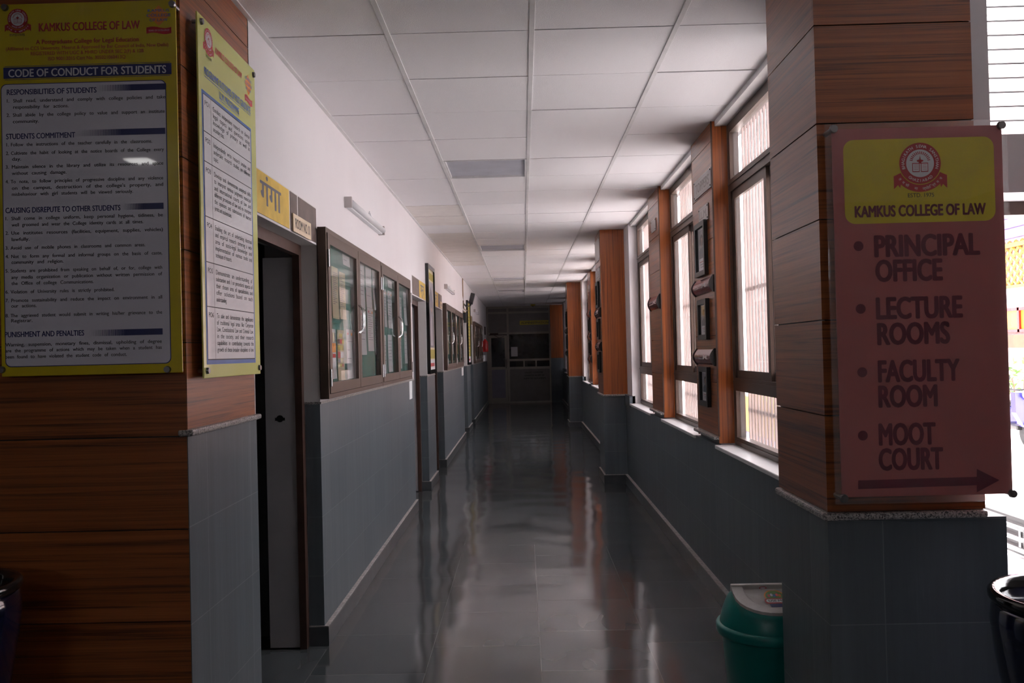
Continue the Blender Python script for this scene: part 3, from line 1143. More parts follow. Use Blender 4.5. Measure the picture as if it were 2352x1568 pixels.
s = Sheet(o0, U, ZU)
t0, t1 = 2.778, 3.288
bz, tz = 1.464, 2.355
s.rect('blue', t0, bz, t1, tz, .0004)
s.rect('ink', t0 + .010, bz + .014, t1 - .010, tz - .010, .0008)
ci, co = t0 + .012, t1 - .012
cells = [tz - .012, 2.222, 2.124, 1.945, 1.797, 1.652, bz + .016]
vx = ci + .068
for a, b in zip(cells, cells[1:]):
    s.rect('whitecell', ci, b + .0015, vx - .001, a - .0015, .0012)
    s.rect('whitecell', vx + .001, b + .0015, co, a - .0015, .0012)
s.emit('table', B)
s = Sheet(o0, U, ZU)
s.text('crimson', 'KAMKUS COLLEGE OF LAW', 2.915, 2.515, .022, .0008, 3.190, off=.05)
s.emit('heading', B)
s = Sheet(o0, U, ZU)
s.text('blue', 'PROGRAMME OUTCOMES OF POST GRADUATE', 2.806, 2.411, .025, .0008, 3.285, off=.05)
s.rect('blue', 2.806, 2.404, 3.285, 2.406, .0008)
s.text('blue', 'LL.M. PROGRAMME', 2.945, 2.372, .023, .0008, 3.150, off=.05)
s.rect('blue', 2.945, 2.365, 3.150, 2.367, .0008)
s.emit('title_lettering', B)
s = Sheet(o0, U, ZU)
PO = (('Conduct independent research on diverse', 'legal topics and questions using', 'knowledge of primary as well as', 'secondary data.'),
      ('Independently write research articles and', 'undertake research studies on different', 'topics.'),
      ('Develop and demonstrate analytical skills', 'to interpret various judgments municipal', 'and international courts of law and', 'different provisions of law and re- interpret', 'the opinions and submissions of learned', 'jurists and academicians.'),
      ('Enabling the art of undertaking doctrinal', 'and empirical research cornering a wide', 'area of socio-legal knowledge and', 'implementation of various tools and', 'techniques of research.'),
      ('Demonstrate an understanding of', 'substantive and / or procedural aspects of', 'their chosen area of specialization, and', 'offer solutions based on such', 'understanding.'),
      ('To able and demonstrate the significance', 'of traditional legal areas like Corporate', 'Law, Constitutional Law and Criminal Law,', 'in the society, and their research', 'capabilities in contributing towards the', 'growth of these broader disciplines of law.'))
for i, ls in enumerate(PO):
    top, bot = cells[i], cells[i + 1]
    s.text('ink', 'PO%d' % (i + 1), ci + .012, top - .034, .0155, .0016, ci + .056, off=.012)
    for j, t in enumerate(ls):
        b = top - .034 - j * .0226
        last = j == len(ls) - 1 and i < 5
        w = text_geo(t)
        natural = (w[3] - w[2]) * .0155 / .73 * .80
        s.text('ink', t, vx + .018, b, .0155, .0016, vx + .018 + natural if last else co - .012, off=.012, just=not last)
s.emit('lettering', B)
emblem(o0, U, ZU, 2.850, 2.537, .038, B, .0003, red='crimson')
s = Sheet(o0, U, ZU)
s.text('ink', 'ESTD:1975', 2.825, 2.474, .008, .0008, 2.876, off=.02)
s.emit('year_lettering', B)
jubilee(o0, U, ZU, 3.265, 2.515, .088, .075, B, .0003)
for yy, zz in ((2.785, 2.575), (3.328, 2.575), (2.78, 1.444), (3.328, 1.444)):
    screw(B, (XB, yy, zz), (1, 0, 0), .028)

# 3. pink direction sign between two acrylic sheets, on the right pillar
YS = 2.5
B = thing('direction_sign', 'pink direction sign in clear acrylic with a right arrow, on the right wooden pillar', 'sign', (1.14, YS, 1.02))
U = Vector((1, 0, 0))
o0 = (0, YS, 0)


def uvs(x, y):
    p = on_y(x, y, YS)
    return p.x, p.z


obj('acrylic_sheet', bx(.884, 1.402, YS - .004, YS - .001, 1.022, 2.114, bev=.001), 'clear_acrylic', B)
obj('acrylic_sheet', bx(.884, 1.402, YS + .004, YS + .007, 1.022, 2.114, bev=.001), 'clear_acrylic', B)
obj('printed_sheet', bx(.902, 1.388, YS + .001, YS + .003, 1.042, 2.098), 'pink', B)
s = Sheet(o0, U, ZU)
s.rect('yellowblk', .934, 1.824, 1.364, 2.066, -.0006, r=.03)
s.emit('yellow_block', B)
s = Sheet(o0, U, ZU)
k = YS / FPX
ls = lambda *a: line(s, *a, conv=uvs, k=k)
ls('maroon', 'KAMKUS COLLEGE OF LAW', 1964.6, 496, 2264, 493.7, 24.5, -.0002, .10, False)
s.emit('heading', B)
s = Sheet(o0, U, ZU)
ls('ink', 'ESTD. 1975', 2085.7, 452.3, 2145.7, 452.3, 9, -.0002, .02, False)
s.emit('year_lettering', B)
s = Sheet(o0, U, ZU)
for t, x0, y0, x1, y1 in (('PRINCIPAL', 2011, 587.3, 2249, 585), ('OFFICE', 2013.7, 645, 2163.7, 643), ('LECTURE', 2015, 731, 2209.5, 728), ('ROOMS', 2017.7, 789.6, 2180.6, 788),
                          ('FACULTY', 2019.4, 875.8, 2203.5, 873), ('ROOM', 2020.4, 934.8, 2152, 931), ('MOOT', 2021, 1021.7, 2148, 1018.4), ('COURT', 2021, 1079.8, 2165.3, 1074.8)):
    ls('maroon', t, x0, y0, x1, y1, 47, -.0004, .10, False)
    s.emit('lettering', B)
    s = Sheet(o0, U, ZU)
for x, y in ((1972, 565), (1977, 709), (1980.6, 854.6), (1982, 1000)):
    c = uvs(x, y)
    s.disc('maroon', c[0], c[1], 11.3 * k, -.0004)
    s.emit('bullet', B)
    s = Sheet(o0, U, ZU)
s.bm.free()
s = Sheet(o0, U, ZU)
s.poly('maroon', [uvs(*q) for q in ((1971.6, 1123), (2243.6, 1114), (2243.6, 1130.5), (2295.7, 1102.4), (2243.6, 1076.5), (2243.6, 1094.7), (1971.6, 1103))], -.0004)
s.emit('arrow', B)
c = uvs(2113, 375)
emblem(o0, U, ZU, c[0], c[1], 47.4 * k, B, -.0006 + .0002, red='red')
for x, z in ((.906, 2.098), (1.384, 2.095), (.906, 1.040), (1.384, 1.043)):
    screw(B, (x, YS - .004, z), (0, -1, 0), .064 if x < 1.2 else .064, .0125)

# ------------------------------------------------------------------ left wall fittings
XW = XL
ULx = Vector((0, 1, 0))


def painted_band(y0, y1, words, gold_first, label):
    """band painted over a doorway: gold name board, pale stripes, brown blocks"""
    z0, z1 = DH + .004, 2.245
    B = thing('name_board', label, 'sign', (XW, (y0 + y1) / 2, z0))
    w = y1 - y0
    gold = (y0, y0 + w * .50) if gold_first else (y1 - w * .50, y1)
    rest = (y0 + w * .52, y1) if gold_first else (y0, y1 - w * .52)
    obj('painted_backing', bx(XW, XW + .003, y0, y1, z0, z1), 'jamb', B)
    obj('gold_panel', bx(XW + .003, XW + .005, gold[0], gold[1], z0, z1 - .006), 'goldpaint', B)
    m = rest[0] + (rest[1] - rest[0]) * (.27 if gold_first else .70)
    bm = bx(XW + .003, XW + .005, rest[0], m - .012, z0, z1 - .006)
    box(bm, XW + .003, XW + .005, m + .012, rest[1], z0, z1 - .006)
    obj('brown_block', bm, 'brownpaint', B)
    s = Sheet((XW + .005, 0, 0), ULx, ZU)
    g = gold
    if words:
      s.text('greypaint', words, g[0] + (g[1] - g[0]) * .16, z0 + .045, .100, .0006, g[0] + (g[1] - g[0]) * .74, off=.03)
      s.emit('lettering', B)


painted_band(3.40, 4.43, 'गंगा', True, 'yellow and brown painted board with large Hindi name above the nearest doorway')
painted_band(8.30, 9.40, 'यमुना', False, 'yellow and brown painted board above the second doorway, left of the tall picture')
painted_band(10.28, 11.31, 'गोमती', True, 'yellow and brown painted board above the doorway right of the tall picture')
painted_band(15.26, 16.08, '', False, 'yellow painted board under the black wall speaker')
painted_band(17.28, 18.08, '', True, 'yellow painted board over the farthest left doorway')

B = thing('room_plate', 'ivory room number plate with dark figures, at the right end of the nearest Hindi board', 'sign', (XW + .006, 4.13, DH))
obj('plate', bx(XW + .006, XW + .014, 3.955, 4.285, 2.058, 2.142, bev=.003), 'ivory', B)
s = Sheet((XW + .014, 0, 0), ULx, ZU)
s.text('ink', 'ROOM NO. 01', 3.985, 2.078, .044, .0006, 4.26, off=.03)
s.emit('lettering', B)
B = thing('room_plate', 'small ivory plate at the corner of the third doorway board', 'sign', (XW + .006, 11.15, DH))
obj('plate', bx(XW + .006, XW + .014, 11.02, 11.26, 2.06, 2.15, bev=.003), 'ivory', B)
s = Sheet((XW + .014, 0, 0), ULx, ZU)
s.text('ink', 'ROOM', 11.06, 2.09, .03, .0006, 11.22, off=.03)
s.emit('lettering', B)


def cabinet(y0, y1, label, deep=.05):
    z0, z1 = 1.262, 2.148
    XW = XL + .007
    xf = XL + deep
    B = thing('notice_cabinet', label, 'notice board', (XW, (y0 + y1) / 2, z0), 'glazed notice cabinets on the left wall')
    t = .024
    bm = bx(XW, xf, y0, y0 + t, z0, z1)
    box(bm, XW, xf, y1 - t, y1, z0, z1)
    box(bm, XW, xf, y0 + t, y1 - t, z1 - t, z1)
    box(bm, XW, xf, y0 + t, y1 - t, z0, z0 + t)
    obj('case', bm, 'alu', B)
    obj('backing', bx(XW, XW + .007, y0 + t, y1 - t, z0 + t, z1 - t), 'board', B)
    mid = (y0 + y1) / 2
    f = .055 if y1 - y0 > 1.2 else .05
    for a, b, hs in ((y0 + t + .003, mid - .004, 1), (mid + .004, y1 - t - .003, -1)):
        p, q = z0 + t + .003, z1 - t - .003
        d = bx(xf - .018, xf + .004, a, a + f, p, q)
        box(d, xf - .018, xf + .004, b - f, b, p, q)
        box(d, xf - .018, xf + .004, a + f, b - f, p, p + f)
        box(d, xf - .018, xf + .004, a + f, b - f, q - f, q)
        do = obj('door', d, 'alu', B)
        obj('glass', bx(xf - .009, xf - .005, a + f, b - f, p + f, q - f), 'cabinet_glass', do)
        hy = b - .022 if hs > 0 else a + .022
        sg = 1 if hs > 0 else 1
        bm = new()
        tube(bm, [(xf + .002, hy, 1.62), (xf + .026, hy + .004 * hs, 1.64), (xf + .032, hy + .006 * hs, 1.68), (xf + .032, hy + .006 * hs, 1.73), (xf + .026, hy + .004 * hs, 1.77), (xf + .002, hy, 1.79)], .0048)
        obj('handle', bm, 'chrome', do, True)
        ye = a if hs > 0 else b
        for zz in (1.37, 1.99):
            bm = new()
            cyl(bm, (xf + .006, ye, zz - .045), (xf + .006, ye, zz + .045), .007, seg=10)
            obj('hinge', bm, 'steel', do)
    return B


cabinet(4.44, 6.15, 'brown framed glass notice cabinet nearest the viewer, yellow posters behind its first door')
cabinet(6.16, 7.80, 'second brown framed glass notice cabinet, joined to the nearest one, rows of white sheets')
cabinet(11.40, 13.0, 'third brown framed notice cabinet, just right of the tall dark picture')
cabinet(13.01, 14.58, 'fourth brown framed notice cabinet, below the black wall speaker')
cabinet(18.25, 19.95, 'fifth brown framed notice cabinet, past the second tall picture')
cabinet(19.96, 21.6, 'sixth and farthest brown framed notice cabinet, before the fire extinguisher')

XP = XW + .017


def sheet_paper(name, label, cat, y0, y1, z0, z1, m='paper', lines=0, kind=0, group=None, curl=.0):
    n = 8
    bm = new()
    row = []
    for i in range(n + 1):
        z = z1 + (z0 - z1) * i / n
        c = curl * (i / n) ** 3
        row.append((bm.verts.new((XP + c, y0, z)), bm.verts.new((XP + c, y1, z))))
    for (a, b), (c, d) in zip(row, row[1:]):
        bm.faces.new((a, c, d, b))
    r = bmesh.ops.solidify(bm, geom=bm.faces[:], thickness=.0008)
    w, h = y1 - y0, z1 - z0
    s = Sheet((XP + .001, 0, 0), ULx, ZU)
    k = s.mi(m)
    tmp = bpy.data.meshes.new('t')
    bm.to_mesh(tmp)
    bm.free()
    s.bm.from_mesh(tmp)
    bpy.data.meshes.remove(tmp)
    rnd = random.Random(label)
    if kind == 1:     # coloured poster: bands, pictures
        cols = ['orange', 'greyink', 'cream', 'crimson', 'yellowp', 'ink', 'white']
        z = z1 - .02
        while z > z0 + .04:
            hh = rnd.uniform(.015, .05)
            x = y0 + w * .06
            while x < y1 - w * .1:
                ww = rnd.uniform(.15, .5) * w
                s.rect(rnd.choice(cols), x, max(z0 + .01, z - hh), min(y1 - w * .05, x + ww), z, .0006)
                x += ww + w * .04
            z -= hh + .008
    else:
        z = z1 - h * .07
        if kind == 2:
            s.rect('crimson', y0 + w * .1, z - .012, y0 + w * .3, z, .0012)
            s.rect('orange', y0 + w * .7, z - .016, y0 + w * .88, z, .0012)
        for i in range(lines):
            z -= h * .86 / (lines + 1)
            if z - .006 < z0 + h * .25 and curl:
                break
            e = rnd.uniform(.45, .92)
            s.rect('greyink', y0 + w * .1, z - .0035, y0 + w * e, z, .0012)
    o = s.emit(name, None)
    tag(o, label, cat, group)
    return o


def px_sheet(x0, x1, yt, yb, *a, **k):
    """sheet measured on the photo of the two nearest cabinets (crop origin 720,500, scale .2743)"""
    c = .27429
    X = XP
    p = on_x(720 + x0 * c, 500 + yt * c, X)
    q = on_x(720 + x1 * c, 500 + yb * c, X)
    zt = on_x(720 + (x0 + x1) / 2 * c, 500 + yt * c, X).z
    zb_ = on_x(720 + (x0 + x1) / 2 * c, 500 + yb * c, X).z
    return (p.y, q.y, zb_, zt)


G = 'papers in the notice cabinets'
N1, N2 = 'first door of nearest cabinet', 'second door of nearest cabinet'
N3, N4 = 'first door of second cabinet', 'second door of second cabinet'
PAPERS = [
    (242, 303, 310, 405, 'heading slip', 'small white heading slip at the top behind ' + N1, 'paper', 1, 0),
    (150, 212, 415, 845, 'poster', 'tall cream ruled poster, left of two, high behind ' + N1, 'cream', 22, 0),
    (214, 272, 460, 850, 'poster', 'tall cream ruled poster, right of two, high behind ' + N1, 'cream', 20, 0),
    (118, 148, 712, 830, 'leaflet', 'small orange and dark leaflet at the left edge behind ' + N1, 'cream', 0, 1),
    (125, 193, 930, 1350, 'poster', 'white poster with coloured bands, low left behind ' + N1, 'paper', 0, 1),
    (196, 262, 940, 1360, 'poster', 'cream poster with dark picture, low centre behind ' + N1, 'cream', 0, 1),
    (274, 335, 935, 1345, 'notice', 'plain white notice sheet, low right behind ' + N1, 'paper', 4, 2),
    (382, 430, 388, 762, 'notice', 'white sheet, top row left behind ' + N2, 'paper', 9, 0),
    (434, 488, 402, 752, 'notice', 'white sheet with a grey picture, top row centre behind ' + N2, 'paper', 3, 0),
    (492, 543, 432, 775, 'notice', 'curling white sheet, top row right behind ' + N2, 'paper', 5, 0),
    (382, 444, 775, 1148, 'notice', 'white sheet, bottom row left behind ' + N2, 'paper', 5, 2),
    (449, 505, 757, 1116, 'notice', 'printed white sheet with red seal, bottom row centre behind ' + N2, 'paper', 16, 2),
    (509, 542, 797, 1146, 'notice', 'bluish white sheet, bottom row right behind ' + N2, 'paper', 14, 0),
    (621, 656, 527, 588, 'heading slip', 'small white heading slip behind ' + N3, 'paper', 1, 0),
    (588, 614, 598, 915, 'notice', 'white sheet, top row left behind ' + N3, 'paper', 10, 2),
    (619, 660, 615, 926, 'notice', 'white sheet, top row right behind ' + N3, 'paper', 12, 2),
    (588, 614, 982, 1308, 'notice', 'white sheet, bottom row left behind ' + N3, 'paper', 8, 0),
    (621, 664, 980, 1290, 'notice', 'white sheet, bottom row right behind ' + N3, 'paper', 9, 0),
    (718, 742, 667, 950, 'notice', 'white sheet, top row left behind ' + N4, 'paper', 8, 0),
    (751, 780, 627, 900, 'notice', 'curling white sheet, top row right behind ' + N4, 'paper', 8, 0),
    (718, 740, 977, 1262, 'notice', 'white sheet, bottom row left behind ' + N4, 'paper', 6, 2),
    (758, 786, 950, 1220, 'notice', 'white sheet, bottom row right behind ' + N4, 'paper', 6, 2),
]
for i, (x0, x1, yt, yb, cat, lab, m, nl, kd) in enumerate(PAPERS):
    a, b, c, d = px_sheet(x0, x1, yt, yb)
    lo, hi = (4.47, 6.12) if 'of nearest' in lab else (6.19, 7.77)
    a, b = max(a, lo), min(b, hi)
    sheet_paper('poster' if cat == 'poster' else 'notice_sheet', lab, cat, a, b, max(c, 1.30), min(d, 2.11), m, nl, kd, G, .010 if 'curl' in lab else .004)
for cab, ys in (('third', (11.48, 12.26)), ('fourth', (13.08, 13.86)), ('fifth', (18.34, 19.16)), ('sixth', (20.05, 20.86))):
    for j, y in enumerate(ys):
        for kx in range(2):
            col = 'yellowp' if (cab == 'fourth' and j == 0) else ['paper', 'cream', 'paper'][(j + kx) % 3]
            lab = '%s %s sheet behind the %s door of the %s notice cabinet' % (['left', 'right'][kx], {'yellowp': 'yellow', 'cream': 'cream', 'paper': 'white'}[col], ['first', 'second'][j], cab)
            y0 = y + .06 + kx * .30
            sheet_paper('notice_sheet', lab, 'notice', y0, y0 + .24, 1.42 + .05 * kx, 1.98, col, 9, 1 if col == 'yellowp' else 0, G, .004)

# paper strip hanging under the second cabinet, and under the fourth
o = obj('paper_strip', bx(XW + .001, XW + .003, 7.93, 8.12, 1.07, 1.235), 'paper')
tag(o, 'torn white paper strip on the grey tile under the second notice cabinet', 'paper')
o = obj('paper_strip', bx(XW + .001, XW + .003, 14.7, 15.1, 1.10, 1.235), 'paper')
tag(o, 'torn white paper strip on the grey tile under the fourth notice cabinet', 'paper')


def tube_light(y0, y1, z, label, lit=False):
    B = thing('tube_light', label, 'lamp', (XW, (y0 + y1) / 2, z), 'tube lights on the left wall')
    bm = bx(XW, XW + .03, y0, y1, z, z + .055, bev=.004)
    obj('housing', bm, 'paper', B)
    bm = new()
    cyl(bm, (XW + .034, y0 + .02, z + .028), (XW + .034, y1 - .02, z + .028), .021, seg=14)
    obj('diffuser', bm, 'white', B, True)
    bm = bx(XW, XW + .045, y0 - .006, y0 + .02, z - .004, z + .06)
    box(bm, XW, XW + .045, y1 - .02, y1 + .006, z - .004, z + .06)
    obj('end_cap', bm, 'silver', B)
    bm = new()
    m_ = y0 + (y1 - y0) * .62
    tube(bm, [(XW + .004, m_, z + .05), (XW + .012, m_ + .03, z + .10), (XW + .006, m_ + .12, z + .085), (XW + .012, m_ + .2, z + .05)], .004)
    obj('wire', bm, 'paper', B)


tube_light(5.18, 6.42, 2.375, 'white unlit tube light high on the left wall above the nearest cabinets')
tube_light(11.75, 13.0, 2.365, 'white unlit tube light above the third notice cabinet')
tube_light(18.75, 20.0, 2.37, 'farthest small tube light on the left wall')


def tall_picture(y0, y1, label, tone):
    z0, z1 = 1.262, 2.475
    B = thing('picture_frame', label, 'picture', (XW, (y0 + y1) / 2, z0))
    x = XW + .035
    f = .045
    bm = bx(XW + .001, x, y0, y0 + f, z0, z1)
    box(bm, XW + .001, x, y1 - f, y1, z0, z1)
    box(bm, XW + .001, x, y0 + f, y1 - f, z1 - f, z1)
    box(bm, XW + .001, x, y0 + f, y1 - f, z0, z0 + f)
    obj('frame', bm, 'blackgloss', B)
    s = Sheet((XW + .018, 0, 0), ULx, ZU)
    a, b, c, d = y0 + f, y1 - f, z0 + f, z1 - f
    w, h = b - a, d - c
    s.rect('cream' if tone == 0 else 'yellowp', a, c, b, d, 0)
    if tone == 0:
        s.rect('yellowp', a, d - h * .10, b, d - h * .03, .001)
        s.rect('greyink', a + w * .06, c + h * .22, b - w * .06, d - h * .12, .001)
        s.poly('photo', [(a + w * .06, c + h * .62), (a + w * .5, c + h * .84), (b - w * .06, c + h * .66), (b - w * .06, d - h * .12), (a + w * .06, d - h * .12)], .0015)
        s.poly('photo', [(a + w * .35, c + h * .24), (a + w * .75, c + h * .24), (a + w * .66, c + h * .5), (a + w * .55, c + h * .58), (a + w * .42, c + h * .48)], .0015)
        s.disc('skin', a + w * .55, c + h * .60, w * .10, .002, 16, h * .025)
        s.rect('yellowp', a, c + h * .11, b, c + h * .2, .001)
        s.rect('paper', a, c, b, c + h * .10, .001)
        s.rect('crimson', a + w * .1, c + h * .03, b - w * .1, c + h * .065, .0015)
    else:
        for i in range(14):
            s.rect('ink', a + w * .12, c + h * (.16 + .055 * i), a + w * (.6 + .3 * ((i * 7) % 3) / 2), c + h * (.172 + .055 * i), .001)
        s.rect('paper', a, c, b, c + h * .1, .001)
        s.rect('crimson', a + w * .2, c + h * .03, b - w * .2, c + h * .06, .0015)
    s.emit('print', B)


tall_picture(9.46, 10.16, 'tall black framed grey picture with yellow bands between the second and third doorways', 0)
tall_picture(16.22, 17.08, 'tall black framed yellow chart far along the left wall, right of the black speaker', 1)

# black speaker on a wall bracket with its cables
B = thing('wall_speaker', 'black box speaker tilted on a wall bracket high on the left wall', 'speaker', (XW, 15.5, 2.33))
bm = bx(-.038, .038, -.06, .06, -.095, .095, bev=.01)
bmesh.ops.transform(bm, matrix=Matrix.Translation((XW + .15, 15.62, 2.46)) @ Matrix.Rotation(.25, 4, 'Y') @ Matrix.Rotation(-.15, 4, 'X'), verts=bm.verts)
obj('body', bm, 'black', B)
bm = bx(XW, XW + .012, 15.4, 15.5, 2.28, 2.42)
tube(bm, [(XW + .01, 15.45, 2.36), (XW + .06, 15.47, 2.31), (XW + .12, 15.55, 2.33), (XW + .15, 15.6, 2.40)], .016)
obj('bracket', bm, 'black', B)
bm = new()
tube(bm, [(XW + .012, 15.30, HC - .01), (XW + .012, 15.30, 2.5), (XW + .018, 15.33, 2.34), (XW + .018, 15.40, 2.265), (XW + .04, 15.9, 2.262), (XW + .02, 16.1, 2.262)], .009)
o = obj('loose_cable', bm, 'cable')
tag(o, 'brown loose cables running down the left wall beside the black speaker', 'cable')
bm = bx(XW + .008, XW + .06, 15.24, 15.40, 2.02, 2.2, bev=.006)
o = obj('junction_box', bm, 'black')
tag(o, 'small black box below the wall speaker', 'electrical box')
# fire extinguisher
ye = 22.05
B = thing('fire_extinguisher', 'red fire extinguisher hanging on the left wall near the far end', 'fire extinguisher', (XW + .09, ye, 1.50))
bm = new()
lathe(bm, [(.02, 1.50), (.072, 1.505), (.08, 1.525), (.08, 1.72), (.07, 1.765), (.035, 1.80), (.028, 1.83)], (XW + .09, ye, 0), 24)
obj('cylinder', bm, 'firered', B, True)
bm = new()
cyl(bm, (XW + .09, ye, 1.82), (XW + .09, ye, 1.862), .025, seg=14)
box(bm, XW + .07, XW + .11, ye - .11, ye + .03, 1.858, 1.872)
box(bm, XW + .075, XW + .105, ye - .10, ye + .02, 1.866, 1.89)
obj('valve', bm, 'steel', B)
bm = new()
tube(bm, [(XW + .09, ye + .02, 1.85), (XW + .11, ye + .08, 1.81), (XW + .11, ye + .10, 1.7), (XW + .10, ye + .09, 1.58)], .012)
obj('hose', bm, 'black', B)
obj('bracket', bx(XW, XW + .02, ye - .04, ye + .04, 1.56, 1.76), 'black', B)
s = Sheet((XW + .1712, 0, 0), ULx, ZU)
s.rect('yellowp', ye - .02, 1.58, ye + .02, 1.68, 0)
s.emit('sticker', B)
o = obj('wall_box', bx(XW + .001, XW + .09, 21.85, 22.45, 1.27, 1.42, bev=.006), 'paper')
tag(o, 'white box on the left wall under the fire extinguisher', 'box')
o = obj('wall_plaque', bx(XW + .001, XW + .02, 23.8, 24.25, 1.98, 2.2), 'darkwood')
tag(o, 'small brown plaque on the left wall beside the far partition', 'plaque')

# ------------------------------------------------------------------ end wall notices
B = thing('office_sign', 'yellow strip lettered ADMINISTRATION on the far partition', 'sign', (.36, YE + .02, 2.2))
obj('strip', bx(-.08, .785, YE + .018, YE + .022, 2.265, 2.385), 'yellowblk', B)
s = Sheet((0, YE + .018, 0), (1, 0, 0), ZU)
s.text('ink', 'ADMINISTRATION', -.04, 2.292, .064, .001, .755, off=.03)
s.emit('lettering', B)
s = Sheet((0, YE + .022, 0), (1, 0, 0), ZU)
for i, t in enumerate(('COLLECT COMPUTER', 'GENERATED RECEIPT OF', 'SUBMITTED DOCUMENTS')):
    s.text('ink', t, [.03, .02, .0][i], .855 - .085 * i, .045, .001, [.56, .60, .64][i], off=.03)
o = s.emit('notice_lettering', None)
tag(o, 'three lines of dark lettering low on the far partition panel', 'lettering')
o = obj('notice_sheet', bx(-.35, -.16, YE + .020, YE + .024, 1.355, 1.63), 'paper')
tag(o, 'white paper notice taped to the far partition glass', 'notice')
o = obj('computer_monitor', bx(-.22, .12, 26.28, 26.33, 1.0, 1.2, bev=.01), 'black')
box(bm := new(), -.07, -.03, 26.29, 26.33, .78, 1.0)
box(bm, -.16, .06, 26.24, 26.40, .775, .79)
W[o] = Vector()
obj('stand', bm, 'black', o)
tag(o, 'dark computer monitor behind the counter glass of the far office', 'monitor')
o = obj('office_desk', bx(-.4, .1, 26.15, 26.75, 0, .775), 'room')
tag(o, 'dark desk behind the far partition glass', 'desk')
bm = new()
lathe(bm, [(.07, .0), (.07, -.015), (.05, -.04)], (.31, 24.45, HC - .001), 24)
B = obj('smoke_detector', bm, 'yellowblk')
tag(B, 'small yellowish dome on the ceiling near the far partition', 'smoke detector')
bm = new()
lathe(bm, [(.035, -.038), (.03, -.055), (.01, -.062)], (.31, 24.45, HC), 16)
obj('lens', bm, 'black', B)

# ------------------------------------------------------------------ unlit ceiling panels
for i, y in enumerate(LIGHTS):
    lab = ['nearest unlit square ceiling light panel', 'second unlit ceiling light panel down the corridor', 'third unlit ceiling light panel down the corridor', 'farthest unlit ceiling light panel, near the partition'][i]
    B = thing('ceiling_light', lab, 'lamp', (-.232, y + .3, HC), 'unlit ceiling light panels')
    f = .012
    x0, x1 = -.532 + .012, .068 - .012
    bm = bx(x0, x0 + f, y, y + .6, HC - .002, HC + .03)
    box(bm, x1 - f, x1, y, y + .6, HC - .002, HC + .03)
    box(bm, x0 + f, x1 - f, y, y + f, HC - .002, HC + .03)
    box(bm, x0 + f, x1 - f, y + .6 - f, y + .6, HC - .002, HC + .03)
    obj('frame', bm, 'tbar', B)
    obj('diffuser', bx(x0 + f, x1 - f, y + f, y + .6 - f, HC + .014, HC + .02), 'lamp_off', B)

# lit lamps of the lobby, behind the viewer
emit('lit_diffuser', (1, .98, .95), 14)
B = thing('downlight', 'small square lit downlight in the lobby ceiling behind the viewer', 'lamp', (-2.5, -.4, HC))
M['lit'] = MATS['lit_diffuser']
obj('trim_ring', bx(-2.61, -2.39, -.51, -.29, HC - .008, HC), 'paper', B)
obj('diffuser', bx(-2.58, -2.42, -.48, -.32, HC - .012, HC - .008), 'lit', B)

# ------------------------------------------------------------------ plates, frames and plaques on the right piers
URx = Vector((0, -1, 0))


def plate(x, ya, yb, z0, z1, words, label, size=None):
    B = thing('name_plate', label, 'sign', (x, (ya + yb) / 2, z0))
    obj('plate', bx(x - .006, x, ya, yb, z0, z1, bev=.001), 'silver', B)
    s = Sheet((x - .006, 0, 0), URx, ZU)
    w, h = yb - ya, z1 - z0
    e = min(.012, h * .12)
    for a, b, c, d in ((-yb + e, z0 + e, -ya - e, z0 + e + .0015), (-yb + e, z1 - e - .0015, -ya - e, z1 - e)):
        s.rect('platetext', a, b, c, d, .0006)
    if words:
        s.text('platetext', words, -yb + w * .10, z0 + h * .26, h * .48, .0006, -ya - w * .10, off=.035)
    s.emit('lettering', B)
    bm = new()
    for yy in (ya + .012, yb - .012):
        for zz in (z0 + .012, z1 - .012):
            cyl(bm, (x - .006, yy, zz), (x - .009, yy, zz), .005, seg=10)
    obj('screw', bm, 'black', B)


def portrait(x, ya, yb, z0, z1, label, tone=0):
    B = thing('photo_frame', label, 'picture', (x, (ya + yb) / 2, z0), 'black framed portraits on the wooden piers')
    f = min(.032, (yb - ya) * .13)
    d = .024
    bm = bx(x - d, x, ya, ya + f, z0, z1)
    box(bm, x - d, x, yb - f, yb, z0, z1)
    box(bm, x - d, x, ya + f, yb - f, z1 - f, z1)
    box(bm, x - d, x, ya + f, yb - f, z0, z0 + f)
    obj('frame', bm, 'black', B)
    s = Sheet((x - .006, 0, 0), URx, ZU)
    a, b, c, e = -yb + f, -ya - f, z0 + f, z1 - f
    w, h = b - a, e - c
    s.rect('paper', a, c, b, e, 0)
    s.rect('photo', a + w * .08, c + h * .30, b - w * .08, e - h * .05, .0006)
    m = (a + b) / 2
    s.poly('suit', [(m - w * .33, c + h * .30), (m + w * .33, c + h * .30), (m + w * .30, c + h * .46), (m + w * .12, c + h * .56), (m - w * .12, c + h * .56), (m - w * .30, c + h * .46)], .001)
    s.disc('hair', m, c + h * .70, w * .19, .0012, 20, h * .15)
    s.disc('skin', m, c + h * .67, w * .135, .0016, 20, h * .105)
    s.rect('skin', m - w * .05, c + h * .53, m + w * .05, c + h * .6, .0014)
    for i in range(3):
        s.rect('red' if i == 0 else 'greyink', m - w * (.3 - .06 * i), c + h * (.21 - .06 * i), m + w * (.3 - .06 * i), c + h * (.23 - .06 * i), .0008)
    s.emit('photograph', B)
    obj('glass', bx(x - .014, x - .012, ya + f, yb - f, z0 + f, z1 - f), 'cabinet_glass', B)


